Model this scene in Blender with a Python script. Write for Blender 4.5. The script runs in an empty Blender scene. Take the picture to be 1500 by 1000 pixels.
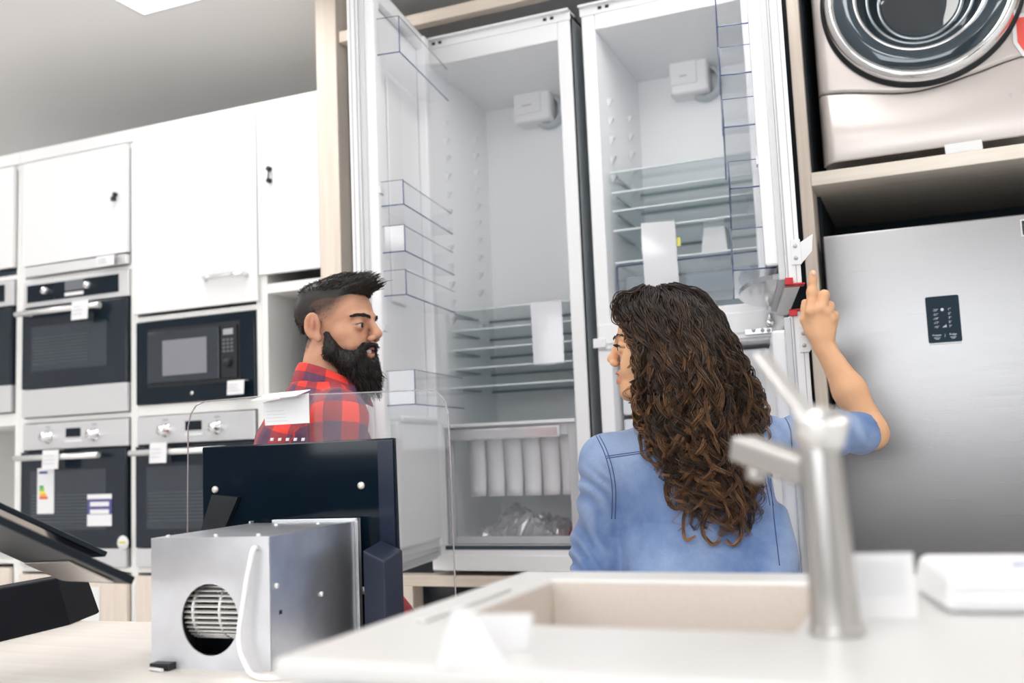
import bpy, bmesh, math, random
import numpy as np
from mathutils import Matrix, Vector
SC = bpy.context.scene
COL = SC.collection
# ------------------------------------------------------------------ camera
F_PX, PITCH, ROLL, YAW, CAM_Z = 1458.0, .10578, -.04173, .39509, 1.30
_cy, _sy = math.cos(YAW), math.sin(YAW)
FW = np.array([-_sy*math.cos(PITCH), _cy*math.cos(PITCH), math.sin(PITCH)])
_r0 = np.array([_cy, _sy, 0.0]); _u0 = np.cross(_r0, FW)
RT = math.cos(ROLL)*_r0 + math.sin(ROLL)*_u0
UP = -math.sin(ROLL)*_r0 + math.cos(ROLL)*_u0
CAM = np.array([0.0, 0.0, CAM_Z])
cam = bpy.data.cameras.new('camera'); camo = bpy.data.objects.new('camera', cam); COL.objects.link(camo)
m = Matrix.Identity(4)
for i in range(3):
    m[i][0], m[i][1], m[i][2], m[i][3] = RT[i], UP[i], -FW[i], CAM[i]
camo.matrix_world = m
cam.sensor_width = 36.0; cam.lens = F_PX*36.0/1500.0
cam.clip_start = .05
cam.dof.use_dof = True; cam.dof.focus_distance = 2.15; cam.dof.aperture_fstop = 2.6
SC.camera = camo
# where a measured point of the place lies: on the plane y = Y, on the plane z = Z, or at a distance D
def ray(x, y): return FW + RT*(x-750)/F_PX - UP*(y-500)/F_PX
def onY(x, y, Y): d = ray(x, y); return CAM + d*(Y/d[1])
def onZ(x, y, Z): d = ray(x, y); return CAM + d*((Z-CAM_Z)/d[2])
def dep(x, y, D): return CAM + ray(x, y)*D
# ------------------------------------------------------------------ light and exposure
SC.view_settings.view_transform = 'Standard'; SC.view_settings.look = 'None'
SC.view_settings.gamma = 1.0; SC.view_settings.use_curve_mapping = False
SC.view_settings.exposure = .80
SC.cycles.transparent_max_bounces = 40
SC.cycles.max_bounces = 10; SC.cycles.diffuse_bounces = 5; SC.cycles.glossy_bounces = 5
SC.cycles.sample_clamp_indirect = 6.0
SC.cycles.caustics_reflective = False; SC.cycles.caustics_refractive = False
W = bpy.data.worlds.new('World'); SC.world = W; W.use_nodes = True
W.node_tree.nodes['Background'].inputs[0].default_value = (.93, .96, 1, 1)
W.node_tree.nodes['Background'].inputs[1].default_value = .35
CEIL = 3.0
RX0, RX1, RY0, RY1 = -6.5, 3.2, -4.2, 3.95
def area(name, loc, rot, sx, sy, power, color=(1, 1, 1)):
    l = bpy.data.lights.new(name, 'AREA'); l.shape = 'RECTANGLE'; l.size = sx; l.size_y = sy
    l.energy = power; l.color = color
    o = bpy.data.objects.new(name, l); o.location = loc; o.rotation_euler = rot; COL.objects.link(o)
    return o
FILL_P = 62
# added front fill, set at made-up windows behind the camera
area('window_daylight', (-1.2, RY0+.06, 2.02), (math.pi/2, 0, 0), 5.4, 1.4, FILL_P, (.95, .975, 1))
LAMP_W, LAMP_L, LAMP_E = .60, 1.20, 4.0
LAMPS = [(-2.35, 2.24), (-.35, 2.24), (1.65, 2.24), (-4.35, 2.24), (-2.35, .1), (-.35, .1), (1.65, .1), (-4.35, .1), (-2.35, -2.1), (-.35, -2.1), (1.65, -2.1), (-4.35, -2.1)]
# ------------------------------------------------------------------ materials
def lin(c): return tuple((x/12.92 if x <= .04045 else ((x+.055)/1.055)**2.4) for x in c)
def rgb(r, g, b): return lin((r/255, g/255, b/255))
MATS = {}
def mat(name, color=(.8, .8, .8), rough=.5, metal=0.0, spec=.5, emit=None, es=1.0, bump=0.0, bscale=200, var=0.0, vscale=8, coat=0.0, aniso=0.0, sss=0.0, trans=0.0, ior=1.45, sheen=0.0):
    if name in MATS: return MATS[name]
    M = bpy.data.materials.new(name); M.use_nodes = True
    nt = M.node_tree; b = nt.nodes['Principled BSDF']
    b.inputs['Base Color'].default_value = (*color, 1)
    b.inputs['Roughness'].default_value = rough; b.inputs['Metallic'].default_value = metal
    b.inputs['Specular IOR Level'].default_value = spec
    b.inputs['Coat Weight'].default_value = coat
    b.inputs['Anisotropic'].default_value = aniso
    b.inputs['IOR'].default_value = ior
    b.inputs['Transmission Weight'].default_value = trans
    b.inputs['Sheen Weight'].default_value = sheen
    if sss:
        b.inputs['Subsurface Weight'].default_value = sss
        b.inputs['Subsurface Radius'].default_value = (.012, .005, .003)
        b.inputs['Subsurface Scale'].default_value = 1.0
    if emit:
        b.inputs['Emission Color'].default_value = (*emit, 1); b.inputs['Emission Strength'].default_value = es
    tc = None
    if bump or var:
        tc = nt.nodes.new('ShaderNodeTexCoord')
    if bump:
        n = nt.nodes.new('ShaderNodeTexNoise'); n.inputs['Scale'].default_value = bscale; n.inputs['Detail'].default_value = 3
        nt.links.new(tc.outputs['Object'], n.inputs['Vector'])
        bp = nt.nodes.new('ShaderNodeBump'); bp.inputs['Strength'].default_value = bump; bp.inputs['Distance'].default_value = .002
        nt.links.new(n.outputs['Fac'], bp.inputs['Height']); nt.links.new(bp.outputs['Normal'], b.inputs['Normal'])
    if var:
        n = nt.nodes.new('ShaderNodeTexNoise'); n.inputs['Scale'].default_value = vscale; n.inputs['Detail'].default_value = 4
        nt.links.new(tc.outputs['Object'], n.inputs['Vector'])
        r = nt.nodes.new('ShaderNodeValToRGB')
        r.color_ramp.elements[0].position = .35; r.color_ramp.elements[1].position = .65
        r.color_ramp.elements[0].color = (*[c*(1-var) for c in color], 1)
        r.color_ramp.elements[1].color = (*[min(1, c*(1+var*.6)) for c in color], 1)
        nt.links.new(n.outputs['Fac'], r.inputs['Fac']); nt.links.new(r.outputs['Color'], b.inputs['Base Color'])
    MATS[name] = M
    return M
def clear(name, tint=(.93, .95, .96), gloss=.12, rough=.03, haze=0.0, hazecol=(.9, .92, .95)):
    """thin clear plastic or glass: see-through, mirror-like at a slant, a little milky"""
    if name in MATS: return MATS[name]
    M = bpy.data.materials.new(name); M.use_nodes = True; nt = M.node_tree
    nt.nodes.clear()
    out = nt.nodes.new('ShaderNodeOutputMaterial')
    t = nt.nodes.new('ShaderNodeBsdfTransparent'); t.inputs[0].default_value = (*tint, 1)
    g = nt.nodes.new('ShaderNodeBsdfGlossy'); g.inputs['Roughness'].default_value = rough; g.inputs['Color'].default_value = (1, 1, 1, 1)
    lw = nt.nodes.new('ShaderNodeLayerWeight'); lw.inputs[0].default_value = .5
    pw = nt.nodes.new('ShaderNodeMath'); pw.operation = 'POWER'; pw.inputs[1].default_value = 4.0
    nt.links.new(lw.outputs['Facing'], pw.inputs[0])
    mm = nt.nodes.new('ShaderNodeMath'); mm.operation = 'MULTIPLY_ADD'; mm.inputs[1].default_value = .8*gloss/.12; mm.inputs[2].default_value = .04*gloss/.12
    mm.use_clamp = True
    nt.links.new(pw.outputs[0], mm.inputs[0])
    mx = nt.nodes.new('ShaderNodeMixShader'); nt.links.new(mm.outputs[0], mx.inputs[0])
    last = t
    if haze:
        d = nt.nodes.new('ShaderNodeBsdfDiffuse'); d.inputs[0].default_value = (*hazecol, 1)
        mh = nt.nodes.new('ShaderNodeMixShader'); mh.inputs[0].default_value = haze
        nt.links.new(t.outputs[0], mh.inputs[1]); nt.links.new(d.outputs[0], mh.inputs[2]); last = mh
    nt.links.new(last.outputs[0], mx.inputs[1]); nt.links.new(g.outputs[0], mx.inputs[2])
    nt.links.new(mx.outputs[0], out.inputs[0])
    MATS[name] = M
    return M
def wood(name, c0, c1, axis='Z', scale=14, rough=.55):
    if name in MATS: return MATS[name]
    M = mat(name, c0, rough); nt = M.node_tree; b = nt.nodes['Principled BSDF']
    tc = nt.nodes.new('ShaderNodeTexCoord'); mp = nt.nodes.new('ShaderNodeMapping')
    s = {'X': (.05, 1, 1), 'Y': (1, .05, 1), 'Z': (1, 1, .05)}[axis]
    mp.inputs['Scale'].default_value = s
    n = nt.nodes.new('ShaderNodeTexNoise'); n.inputs['Scale'].default_value = scale*4; n.inputs['Detail'].default_value = 5; n.inputs['Distortion'].default_value = .6
    r = nt.nodes.new('ShaderNodeValToRGB'); r.color_ramp.elements[0].position = .3; r.color_ramp.elements[1].position = .7
    r.color_ramp.elements[0].color = (*c0, 1); r.color_ramp.elements[1].color = (*c1, 1)
    nt.links.new(tc.outputs['Object'], mp.inputs[0]); nt.links.new(mp.outputs[0], n.inputs['Vector'])
    nt.links.new(n.outputs['Fac'], r.inputs[0]); nt.links.new(r.outputs[0], b.inputs['Base Color'])
    return M
def steel(name, color, rough, axis='X', streak=60):
    """brushed stainless steel"""
    if name in MATS: return MATS[name]
    M = mat(name, color, rough, 1.0); nt = M.node_tree; b = nt.nodes['Principled BSDF']
    tc = nt.nodes.new('ShaderNodeTexCoord'); mp = nt.nodes.new('ShaderNodeMapping')
    mp.inputs['Scale'].default_value = {'X': (1, 60, 60), 'Z': (60, 60, 1)}[axis]
    n = nt.nodes.new('ShaderNodeTexNoise'); n.inputs['Scale'].default_value = 6; n.inputs['Detail'].default_value = 4
    nt.links.new(tc.outputs['Object'], mp.inputs[0]); nt.links.new(mp.outputs[0], n.inputs['Vector'])
    bp = nt.nodes.new('ShaderNodeBump'); bp.inputs['Strength'].default_value = .10; bp.inputs['Distance'].default_value = .0004
    nt.links.new(n.outputs['Fac'], bp.inputs['Height']); nt.links.new(bp.outputs[0], b.inputs['Normal'])
    mr = nt.nodes.new('ShaderNodeMapRange'); mr.inputs[3].default_value = rough*.85; mr.inputs[4].default_value = rough*1.2
    nt.links.new(n.outputs['Fac'], mr.inputs[0]); nt.links.new(mr.outputs[0], b.inputs['Roughness'])
    return M
M_LAC = mat('white_lacquer', (.80, .80, .805), .42)
M_FRAME = mat('white_frame', (.84, .84, .82), .5)
M_WOOD = wood('beech_board', rgb(216, 202, 188), rgb(230, 219, 207), 'Z')
M_WOODX = wood('beech_board_lying', rgb(214, 199, 183), rgb(230, 218, 204), 'X')
M_TABLE = wood('pale_table_top', rgb(238, 231, 222), rgb(246, 241, 235), 'X', 9, .45)
M_DARKIN = mat('dark_recess', (.012, .02, .028), .8)  # near-black stand-in for the shade inside gaps and recesses
M_SHELFW = wood('cream_shelf', rgb(228, 218, 204), rgb(238, 231, 220), 'X')
M_PLASTIC = mat('fridge_liner', (.90, .91, .925), .35)
M_FBODY = mat('fridge_body', (.86, .865, .875), .4)
M_FSIDE = mat('fridge_side', (.56, .60, .63), .5)
M_GASKET = mat('grey_gasket', (.50, .51, .54), .6)
M_STEEL = steel('brushed_steel', (.265, .262, .265), .25)
M_OVENST = mat('oven_steel', (.70, .70, .715), .36, .55)
M_CHROME = mat('chrome', (.85, .86, .87), .08, 1)
M_BLKGLASS = mat('black_glass', (.004, .010, .018), .06, 0, .3)
M_BLKDOOR = mat('oven_glass', (.012, .019, .029), .08, 0, .45)
M_BLACK = mat('black_plastic', (.012, .014, .017), .4)
M_PAPER = mat('white_paper', (.80, .80, .81), .6)
M_CARD = mat('grey_white_card', (.85, .855, .87), .6)
M_RED = mat('red_clip', rgb(196, 20, 32), .35)
M_EDGEB = clear('blue_plastic_edge', (.33, .40, .58), .12, .1, .25, (.3, .36, .55))
M_CLEAR = clear('clear_plastic', (.982, .984, .99), .08, .06, .02)
M_GLASS = clear('clear_glass', (.975, .98, .98), .035, .02)
M_SHELFG = clear('shelf_glass', (.93, .955, .96), .10, .03, .03, (.75, .82, .84))
M_GEDGE = clear('glass_edge', (.30, .40, .42), .2, .1, .35, (.36, .47, .49))
M_GLIT = mat('shelf_front_trim', (.62, .68, .685), .3)
M_LAMP = mat('lamp_panel', (1, 1, 1), .5, emit=(1, .985, .965), es=LAMP_E)
# ------------------------------------------------------------------ building tools
class MB:
    def __init__(s, T=None): s.v = []; s.f = []; s.T = T; s.sm = []
    def _add(s, vs, fs, smooth=False):
        n = len(s.v)
        if s.T is not None: vs = [tuple(s.T @ Vector(p)) for p in vs]
        s.v += [tuple(map(float, p)) for p in vs]
        s.f += [tuple(i+n for i in f) for f in fs]; s.sm += [smooth]*len(fs)
        return s
    def box(s, a, b):
        (x0, y0, z0), (x1, y1, z1) = a, b
        x0, x1 = min(x0, x1), max(x0, x1); y0, y1 = min(y0, y1), max(y0, y1); z0, z1 = min(z0, z1), max(z0, z1)
        return s._add([(x0, y0, z0), (x1, y0, z0), (x1, y1, z0), (x0, y1, z0), (x0, y0, z1), (x1, y0, z1), (x1, y1, z1), (x0, y1, z1)],
                      [(0, 3, 2, 1), (4, 5, 6, 7), (0, 1, 5, 4), (1, 2, 6, 5), (2, 3, 7, 6), (3, 0, 4, 7)])
    def hexa(s, p):   # 8 corners: bottom loop then top loop
        return s._add(p, [(0, 3, 2, 1), (4, 5, 6, 7), (0, 1, 5, 4), (1, 2, 6, 5), (2, 3, 7, 6), (3, 0, 4, 7)])
    def prism(s, poly, vec, smooth=False):   # polygon (3d points) pushed along vec
        n = len(poly); a = [Vector(p) for p in poly]; b = [p+Vector(vec) for p in a]
        return s._add(a+b, [tuple(range(n))[::-1], tuple(range(n, 2*n))]+[(i, (i+1) % n, n+(i+1) % n, n+i) for i in range(n)], smooth)
    def tube(s, path, r, n=10, cap=True):
        P = [np.array(p, float) for p in path]; vs = []; fs = []
        rr = r if hasattr(r, '__len__') else [r]*len(P)
        up = None
        for i, p in enumerate(P):
            t = P[min(i+1, len(P)-1)]-P[max(i-1, 0)]; t = t/(np.linalg.norm(t)+1e-9)
            if up is None:
                up = np.array([0, 0, 1.0]) if abs(t[2]) < .9 else np.array([1.0, 0, 0])
            x = np.cross(up, t); x /= np.linalg.norm(x)+1e-9; y = np.cross(t, x); up = y
            for k in range(n):
                a = 2*math.pi*k/n; vs.append(p+rr[i]*(x*math.cos(a)+y*math.sin(a)))
        for i in range(len(P)-1):
            for k in range(n):
                fs.append((i*n+k, i*n+(k+1) % n, (i+1)*n+(k+1) % n, (i+1)*n+k))
        s._add(vs, fs, True)
        if cap:
            k = len(s.v)-len(vs)
            s.f += [tuple(k+i for i in range(n))[::-1], tuple(k+len(vs)-n+i for i in range(n))]; s.sm += [False, False]
        return s
    def lathe(s, prof, c, axis, n=40, close=False):   # prof: (radius, height) along axis from c
        ax = Vector(axis).normalized(); x = ax.orthogonal().normalized(); y = ax.cross(x); c = Vector(c)
        vs = []; fs = []
        for r, h in prof:
            for k in range(n):
                a = 2*math.pi*k/n; vs.append(c+ax*h+(x*math.cos(a)+y*math.sin(a))*r)
        for i in range(len(prof)-1):
            for k in range(n):
                fs.append((i*n+k, i*n+(k+1) % n, (i+1)*n+(k+1) % n, (i+1)*n+k))
        s._add(vs, fs, True)
        k = len(s.v)-len(vs)
        if prof[0][0] > 1e-5 and close: s.f.append(tuple(k+i for i in range(n))[::-1]); s.sm.append(False)
        if prof[-1][0] > 1e-5 and close: s.f.append(tuple(k+len(vs)-n+i for i in range(n))); s.sm.append(False)
        return s
    def grid(s, P, smooth=True, thick=None):
        """P: rows x cols of points; optional thickness vector turns it into a slab"""
        R, Cn = len(P), len(P[0])
        vs = [p for row in P for p in row]
        fs = [(i*Cn+j, i*Cn+j+1, (i+1)*Cn+j+1, (i+1)*Cn+j) for i in range(R-1) for j in range(Cn-1)]
        return s._add(vs, fs, smooth)
    def build(s, name, m, parent=None, bevel=0, seg=2, autosmooth=True):
        off = np.zeros(3)
        q = parent
        while q is not None: off += np.array(q.location); q = q.parent
        me = bpy.data.meshes.new(name)
        me.from_pydata([tuple(np.array(p)-off) for p in s.v], [], s.f)
        me.polygons.foreach_set('use_smooth', s.sm)
        bm = bmesh.new(); bm.from_mesh(me); bmesh.ops.recalc_face_normals(bm, faces=bm.faces); bm.to_mesh(me); bm.free()
        me.materials.append(m); me.update()
        o = bpy.data.objects.new(name, me); COL.objects.link(o)
        if parent is not None: o.parent = parent
        if bevel:
            b = o.modifiers.new('bevel', 'BEVEL'); b.width = bevel; b.segments = seg; b.limit_method = 'ANGLE'; b.angle_limit = .6
            b.harden_normals = False
        return o
def tag(o, label, cat, group=None):
    o['label'] = label; o['category'] = cat
    if group: o['group'] = group
    return o
def thing(name, label, cat, loc=(0, 0, 0), group=None):
    o = bpy.data.objects.new(name, None); o.empty_display_size = .05; o.location = loc; COL.objects.link(o)
    return tag(o, label, cat, group)
def struct(o): o['kind'] = 'structure'; return o
def boxo(name, a, b, m, parent=None, bevel=0): return MB().box(a, b).build(name, m, parent, bevel)
def lab(o, t): o['label'] = t; return o
def text(name, body, size, loc, right, up, m, parent, align='CENTER'):
    c = bpy.data.curves.new(name, 'FONT'); c.body = body; c.size = size; c.align_x = align; c.extrude = .0002
    o = bpy.data.objects.new(name, c); COL.objects.link(o)
    r = Vector(right).normalized(); u = Vector(up).normalized(); n = r.cross(u)
    off = Vector((0, 0, 0)); q = parent
    while q is not None: off += q.location; q = q.parent
    M4 = Matrix.Identity(4)
    for i in range(3): M4[i][0], M4[i][1], M4[i][2], M4[i][3] = r[i], u[i], n[i], loc[i]-off[i]
    o.matrix_local = M4; o.data.materials.append(m)
    me = bpy.data.meshes.new_from_object(o.evaluated_get(bpy.context.evaluated_depsgraph_get())); bpy.data.objects.remove(o)
    o = bpy.data.objects.new(name, me); COL.objects.link(o); o.matrix_local = M4
    if not me.materials: me.materials.append(m)
    if parent is not None: o.parent = parent
    return o
def rrect(w, h, r, n=6):
    out = []
    for cx, cy, a0 in ((w/2-r, h/2-r, 0), (-w/2+r, h/2-r, 90), (-w/2+r, -h/2+r, 180), (w/2-r, -h/2+r, 270)):
        for k in range(n+1):
            a = math.radians(a0+90*k/n); out.append((cx+r*math.cos(a), cy+r*math.sin(a)))
    return out
def paper_lines(mb_parent, name, origin, right, up, w, n, gap, m, parent, t=.0016, seed=1):
    """rows of small print on a tag"""
    R = random.Random(seed); mb = MB(); r = Vector(right).normalized(); u = Vector(up).normalized(); nn = r.cross(u)
    for i in range(n):
        ww = w*R.uniform(.55, 1.0); o = Vector(origin)-u*gap*i
        mb.prism([o, o+r*ww, o+r*ww-u*t, o-u*t], nn*.0004)
    return mb.build(name, m, parent)
M_INK = mat('grey_print', (.45, .46, .50), .7)
# ------------------------------------------------------------------ the room
M_FLOOR = mat('floor_tile', (.80, .78, .765), .3, var=.12, vscale=3)
M_CEIL = mat('ceiling_paint', (.88, .87, .86), .9)
M_FRONTW = mat('dark_wall_paint', (.20, .185, .175), .8)
M_WALL = mat('wall_paint', (.80, .80, .80), .9)
struct(boxo('floor', (RX0, RY0, -.1), (RX1, RY1, 0), M_FLOOR))
struct(boxo('ceiling', (RX0, RY0, CEIL), (RX1, RY1, CEIL+.1), M_CEIL))
struct(boxo('wall_back', (RX0, RY1, 0), (RX1, RY1+.1, CEIL), M_WALL))
struct(boxo('wall_left', (RX0-.1, RY0, 0), (RX0, RY1, CEIL), M_WALL))
struct(boxo('wall_right', (RX1, RY0, 0), (RX1+.1, RY1, CEIL), M_WALL))
wf = MB()  # unseen wall, dark with a high sill to darken the steel fridge's reflection
wf.box((RX0, RY0-.1, 0), (RX1, RY0, 1.3)).box((RX0, RY0-.1, 2.75), (RX1, RY0, CEIL))
wf.box((RX0, RY0-.1, 1.3), (-4.0, RY0, 2.75)).box((1.6, RY0-.1, 1.3), (RX1, RY0, 2.75)).box((-1.35, RY0-.1, 1.3), (-1.05, RY0, 2.75))
struct(wf.build('wall_front', M_FRONTW))
for i, (a, b) in enumerate(((-4.0, -1.35), (-1.05, 1.6))):  # windows added out of view to go with the front fill
    w = MB()
    for p, q in (((a, 1.3), (a+.05, 2.75)), ((b-.05, 1.3), (b, 2.75)), ((a+.05, 1.3), (b-.05, 1.35)), ((a+.05, 2.7), (b-.05, 2.75)), (((a+b)/2-.02, 1.35), ((a+b)/2+.02, 2.7))):
        w.box((p[0], RY0-.07, p[1]), (q[0], RY0-.02, q[1]))
    o = struct(w.build('window_%d' % (i+1), M_FRAME))
    struct(boxo('pane', (a+.05, RY0-.05, 1.35), (b-.05, RY0-.045, 2.7), M_GLASS, o))
for i, (x, y) in enumerate(LAMPS):
    t = thing('ceiling_lamp', '', 'ceiling light', (x, y, CEIL-.001), 'square ceiling light panels')
    w2, l2 = LAMP_W/2, LAMP_L/2
    fr = MB()
    for a, b in (((-w2, -l2), (w2, -l2+.02)), ((-w2, l2-.02), (w2, l2)), ((-w2, -l2+.02), (-w2+.02, l2-.02)), ((w2-.02, -l2+.02), (w2, l2-.02))):
        fr.box((x+a[0], y+a[1], CEIL-.012), (x+b[0], y+b[1], CEIL))
    fr.build('lamp_frame', M_LAC, t)
    boxo('lamp_panel', (x-w2+.02, y-l2+.02, CEIL-.008), (x+w2-.02, y+l2-.02, CEIL-.002), M_LAMP, t)
    t['label'] = ('white glowing ceiling light panel above the white oven cabinets' if i == 0 else 'ceiling light panel out of view, %s' %
                  ['', 'above the two open fridges', 'above the steel fridge', 'over the far left aisle', 'above the wooden table', 'above the sink counter', 'right of the sink counter', 'left of the wooden table',
                   'near the left shop window', 'near the right shop window', 'in the near right corner', 'in the near left corner'][i])
# ------------------------------------------------------------------ white oven cabinets on the left (fronts in the plane y = 3.0)
FY = 3.0; BY = 3.58
GAPM = mat('shadow_gap', (.5, .5, .49), .8)
def frame_box(mb, x0, x1, z0, z1, t=.03, y0=FY, y1=BY):
    mb.box((x0, y0, z0), (x0+t, y1, z1)).box((x1-t, y0, z0), (x1, y1, z1))
def oven(label, xa, xb, z0, z1, style, loc_tag=None):
    """built-in oven: control panel on top, glass door with bar handle, steel strip below"""
    t = thing('built_in_oven', label, 'oven', ((xa+xb)/2, FY+.2, z0), None)
    H = z1-z0; w = xb-xa
    boxo('casing', (xa+.01, FY+.012, z0+.005), (xb-.01, BY-.05, z1-.005), M_BLACK, t)
    zp = z1-.105                                    # bottom of the control panel
    pan = boxo('control_panel', (xa, FY-.012, zp), (xb, FY+.01, z1), M_OVENST, t, .002)
    cx = (xa+xb)/2
    if style == 'dark':
        boxo('panel_glass', (xa+.02, FY-.015, zp+.02), (xb-.05, FY-.011, z1-.014), M_BLKGLASS, pan)
        for kx in (xa+.13, xa+.36):
            MB().lathe([(.016, 0), (.015, .02), (.012, .024), (.0, .024)], (kx, FY-.013, zp+.06), (0, -1, 0), 20).build('knob', M_CHROME, pan)
        boxo('display', (cx-.05, FY-.0165, zp+.05), (cx+.05, FY-.0145, zp+.09), mat('grey_display', (.16, .17, .19), .3), pan)
        boxo('touch_keys', (cx-.05, FY-.0168, zp+.028), (cx+.05, FY-.0145, zp+.042), M_PAPER, pan)
    else:
        for kx in (xa+.14, xb-.17):
            MB().lathe([(.026, 0), (.026, .006), (.019, .008), (.017, .034), (.0, .035)], (kx, FY-.011, zp+.05), (0, -1, 0), 24).build('knob', M_CHROME, pan)
            boxo('knob_symbol', (kx-.012, FY-.0135, zp+.086), (kx+.012, FY-.0115, zp+.092), M_INK, pan)
        boxo('display', (cx-.04, FY-.0150, zp+.045), (cx+.035, FY-.0115, zp+.08), M_BLKGLASS, pan)
        boxo('touch_keys', (cx-.045, FY-.0146, zp+.024), (cx+.04, FY-.0115, zp+.034), M_PAPER, pan)
    zs = z0+(.115 if style == 'dark' else .072)
    d = boxo('door', (xa, FY-.02, zs), (xb-.004, FY+.011, zp-.008), M_BLKDOOR, t, .002)
    boxo('inner_window', (xa+.055, FY-.0215, zs+.07), (xb-.10, FY-.0195, zp-.085), mat('oven_window', (.028, .038, .052), .05, 0, .7), d)
    rk = MB()
    for k in range(9): rk.box((xa+.065, FY-.0222, zs+.10+k*.013), (xb-.20, FY-.0214, zs+.103+k*.013))
    lab(rk.build('rack_bars', mat('rack_grey', (.09, .105, .12), .3, .4), d), 'grey wire rack seen behind the oven window')
    boxo('steel_strip', (xa, FY-.018, z0), (xb-.004, FY+.011, zs-.003), M_OVENST, t, .0015)
    h = MB().tube([(xa-.0+.01, FY-.06, zp-.032), (xb-.10, FY-.06, zp-.032)], .0115, 14)
    for kx in (xa+.05, xb-.14): h.box((kx-.008, FY-.055, zp-.040), (kx+.008, FY-.019, zp-.024))
    h.build('bar_handle', mat('satin_handle', (.86, .86, .85), .25, .5), d)
    return t
def price_tag(label, x, z, w, h, y=FY-.075, seed=1, group='price tags in the oven cabinets', cat='price tag'):
    t = thing('price_tag', label, cat, (x, y, z), group)
    p = MB()
    p.hexa([(x-w/2, y-.004, z-h), (x+w/2, y-.004, z-h), (x+w/2, y-.003, z-h), (x-w/2, y-.003, z-h), (x-w/2, y, z), (x+w/2, y, z), (x+w/2, y+.001, z), (x-w/2, y+.001, z)])
    p.hexa([(x-w/2, y, z-.0012), (x+w/2, y, z-.0012), (x+w/2, y+.028, z-.0012), (x-w/2, y+.028, z-.0012), (x-w/2, y, z), (x+w/2, y, z), (x+w/2, y+.028, z), (x-w/2, y+.028, z)])
    p.build('card', M_PAPER, t)
    paper_lines(None, 'print', (x-w*.4, y-.0045, z-h*.3), (1, 0, .0), (0, .08, 1), w*.8, 3, h*.2, M_INK, t, .002, seed)
    return t
CX = [(-4.06, -3.485), (-3.435, -2.867), (-2.833, -2.268), (-2.218, -1.976)]
ZT = 2.575
def cabinet(i, label, shelves):
    xa, xb = CX[i]
    t = thing('tall_cabinet', label, 'cabinet', ((xa+xb)/2, (FY+BY)/2, 0), 'white tall cabinets of the oven wall')
    c = MB()
    gl = .03 if i == 0 else (CX[i][0]-CX[i-1][1])/2-.0004
    gr = .003 if i == 3 else (CX[i+1][0]-CX[i][1])/2-.0004
    c.box((xa-gl, FY, 0), (xa, BY, ZT+.045)); c.box((xb, FY, 0), (xb+gr, BY, ZT+.045))
    c.box((xa, BY-.012, .1), (xb, BY, ZT))
    for z0, z1 in shelves: c.box((xa, FY+.001, z0), (xb, BY-.012, z1))
    c.build('carcass', M_FRAME, t, .001)
    boxo('cornice', (xa-gl, FY-.012, ZT), (xb+gr, FY+.02, ZT+.05), M_LAC, t, .001)
    return t, xa, xb
def knob_lock(d, x, z):
    k = MB(); k.lathe([(.009, 0), (.009, .012), (0, .013)], (x, FY-.02, z), (0, -1, 0), 16)
    k.box((x-.004, FY-.045, z-.03), (x+.014, FY-.033, z-.012)); k.tube([(x, FY-.033, z), (x+.004, FY-.04, z-.02)], .0025, 6)
    lab(k.build('lock', mat('dark_metal', (.05, .055, .06), .35, .8), d), 'small dark metal lock with key')
# first column: cut by the left edge of the picture
c0, xa, xb = cabinet(0, 'white tall cabinet at the far left of the oven wall, cut by the picture edge', ((2.085, 2.105), (1.475, 1.525), (1.475-.56, 1.49-.56), (ZT-.02, ZT)))
boxo('door', (xa+.004, FY-.018, 2.135), (xb-.004, FY+.001, ZT-.006), M_LAC, c0, .002)
boxo('filler_panel', (xa, FY+.02, 2.105), (xb, FY+.03, 2.135), mat('slot_dark', (.04, .06, .08), .4), c0)
boxo('drawer', (xa+.004, FY-.018, .12), (xb-.004, FY+.001, .90), M_WOOD, c0, .002)
oven('dark glass oven in the far left column beside the picture edge', xa+.006, xb-.006, 1.53, 2.08, 'dark')
# second column: two ovens, flap door above
c1, xa, xb = cabinet(1, 'white tall cabinet with two ovens one above the other and a flap door', ((2.062, 2.078), (1.478, 1.498), (.885, .905), (ZT-.02, ZT)))
d = boxo('door', (xa+.004, FY-.018, 2.128), (xb-.004, FY+.001, ZT-.006), M_LAC, c1, .002)
knob_lock(d, -2.925, 2.365)
boxo('pull_strip', (xa+.02, FY-.022, 2.082), (xb-.004, FY+.001, 2.120), mat('silver_strip', (.80, .80, .815), .3, .4), c1, .002)
boxo('drawer', (xa+.004, FY-.018, .12), (xb-.004, FY+.001, .875), M_WOOD, c1, .002)
oven('upper oven with dark control strip, over the steel-fronted oven', xa+.006, xb-.002, 1.502, 2.060, 'dark')
oven('lower oven with steel front, energy label and stickers on its door', xa+.006, xb-.006, .908, 1.474, 'steel')
price_tag('white price tag on the handle of the upper dark-panel oven', -3.055, 1.945, .085, .075, seed=3)
price_tag('white price tag on the pull strip above the upper oven', -2.945, 2.115, .09, .04, FY-.054, seed=4)
price_tag('white price tag on the handle of the lower steel oven with energy label', -3.205, 1.365, .085, .075, seed=5)
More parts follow.
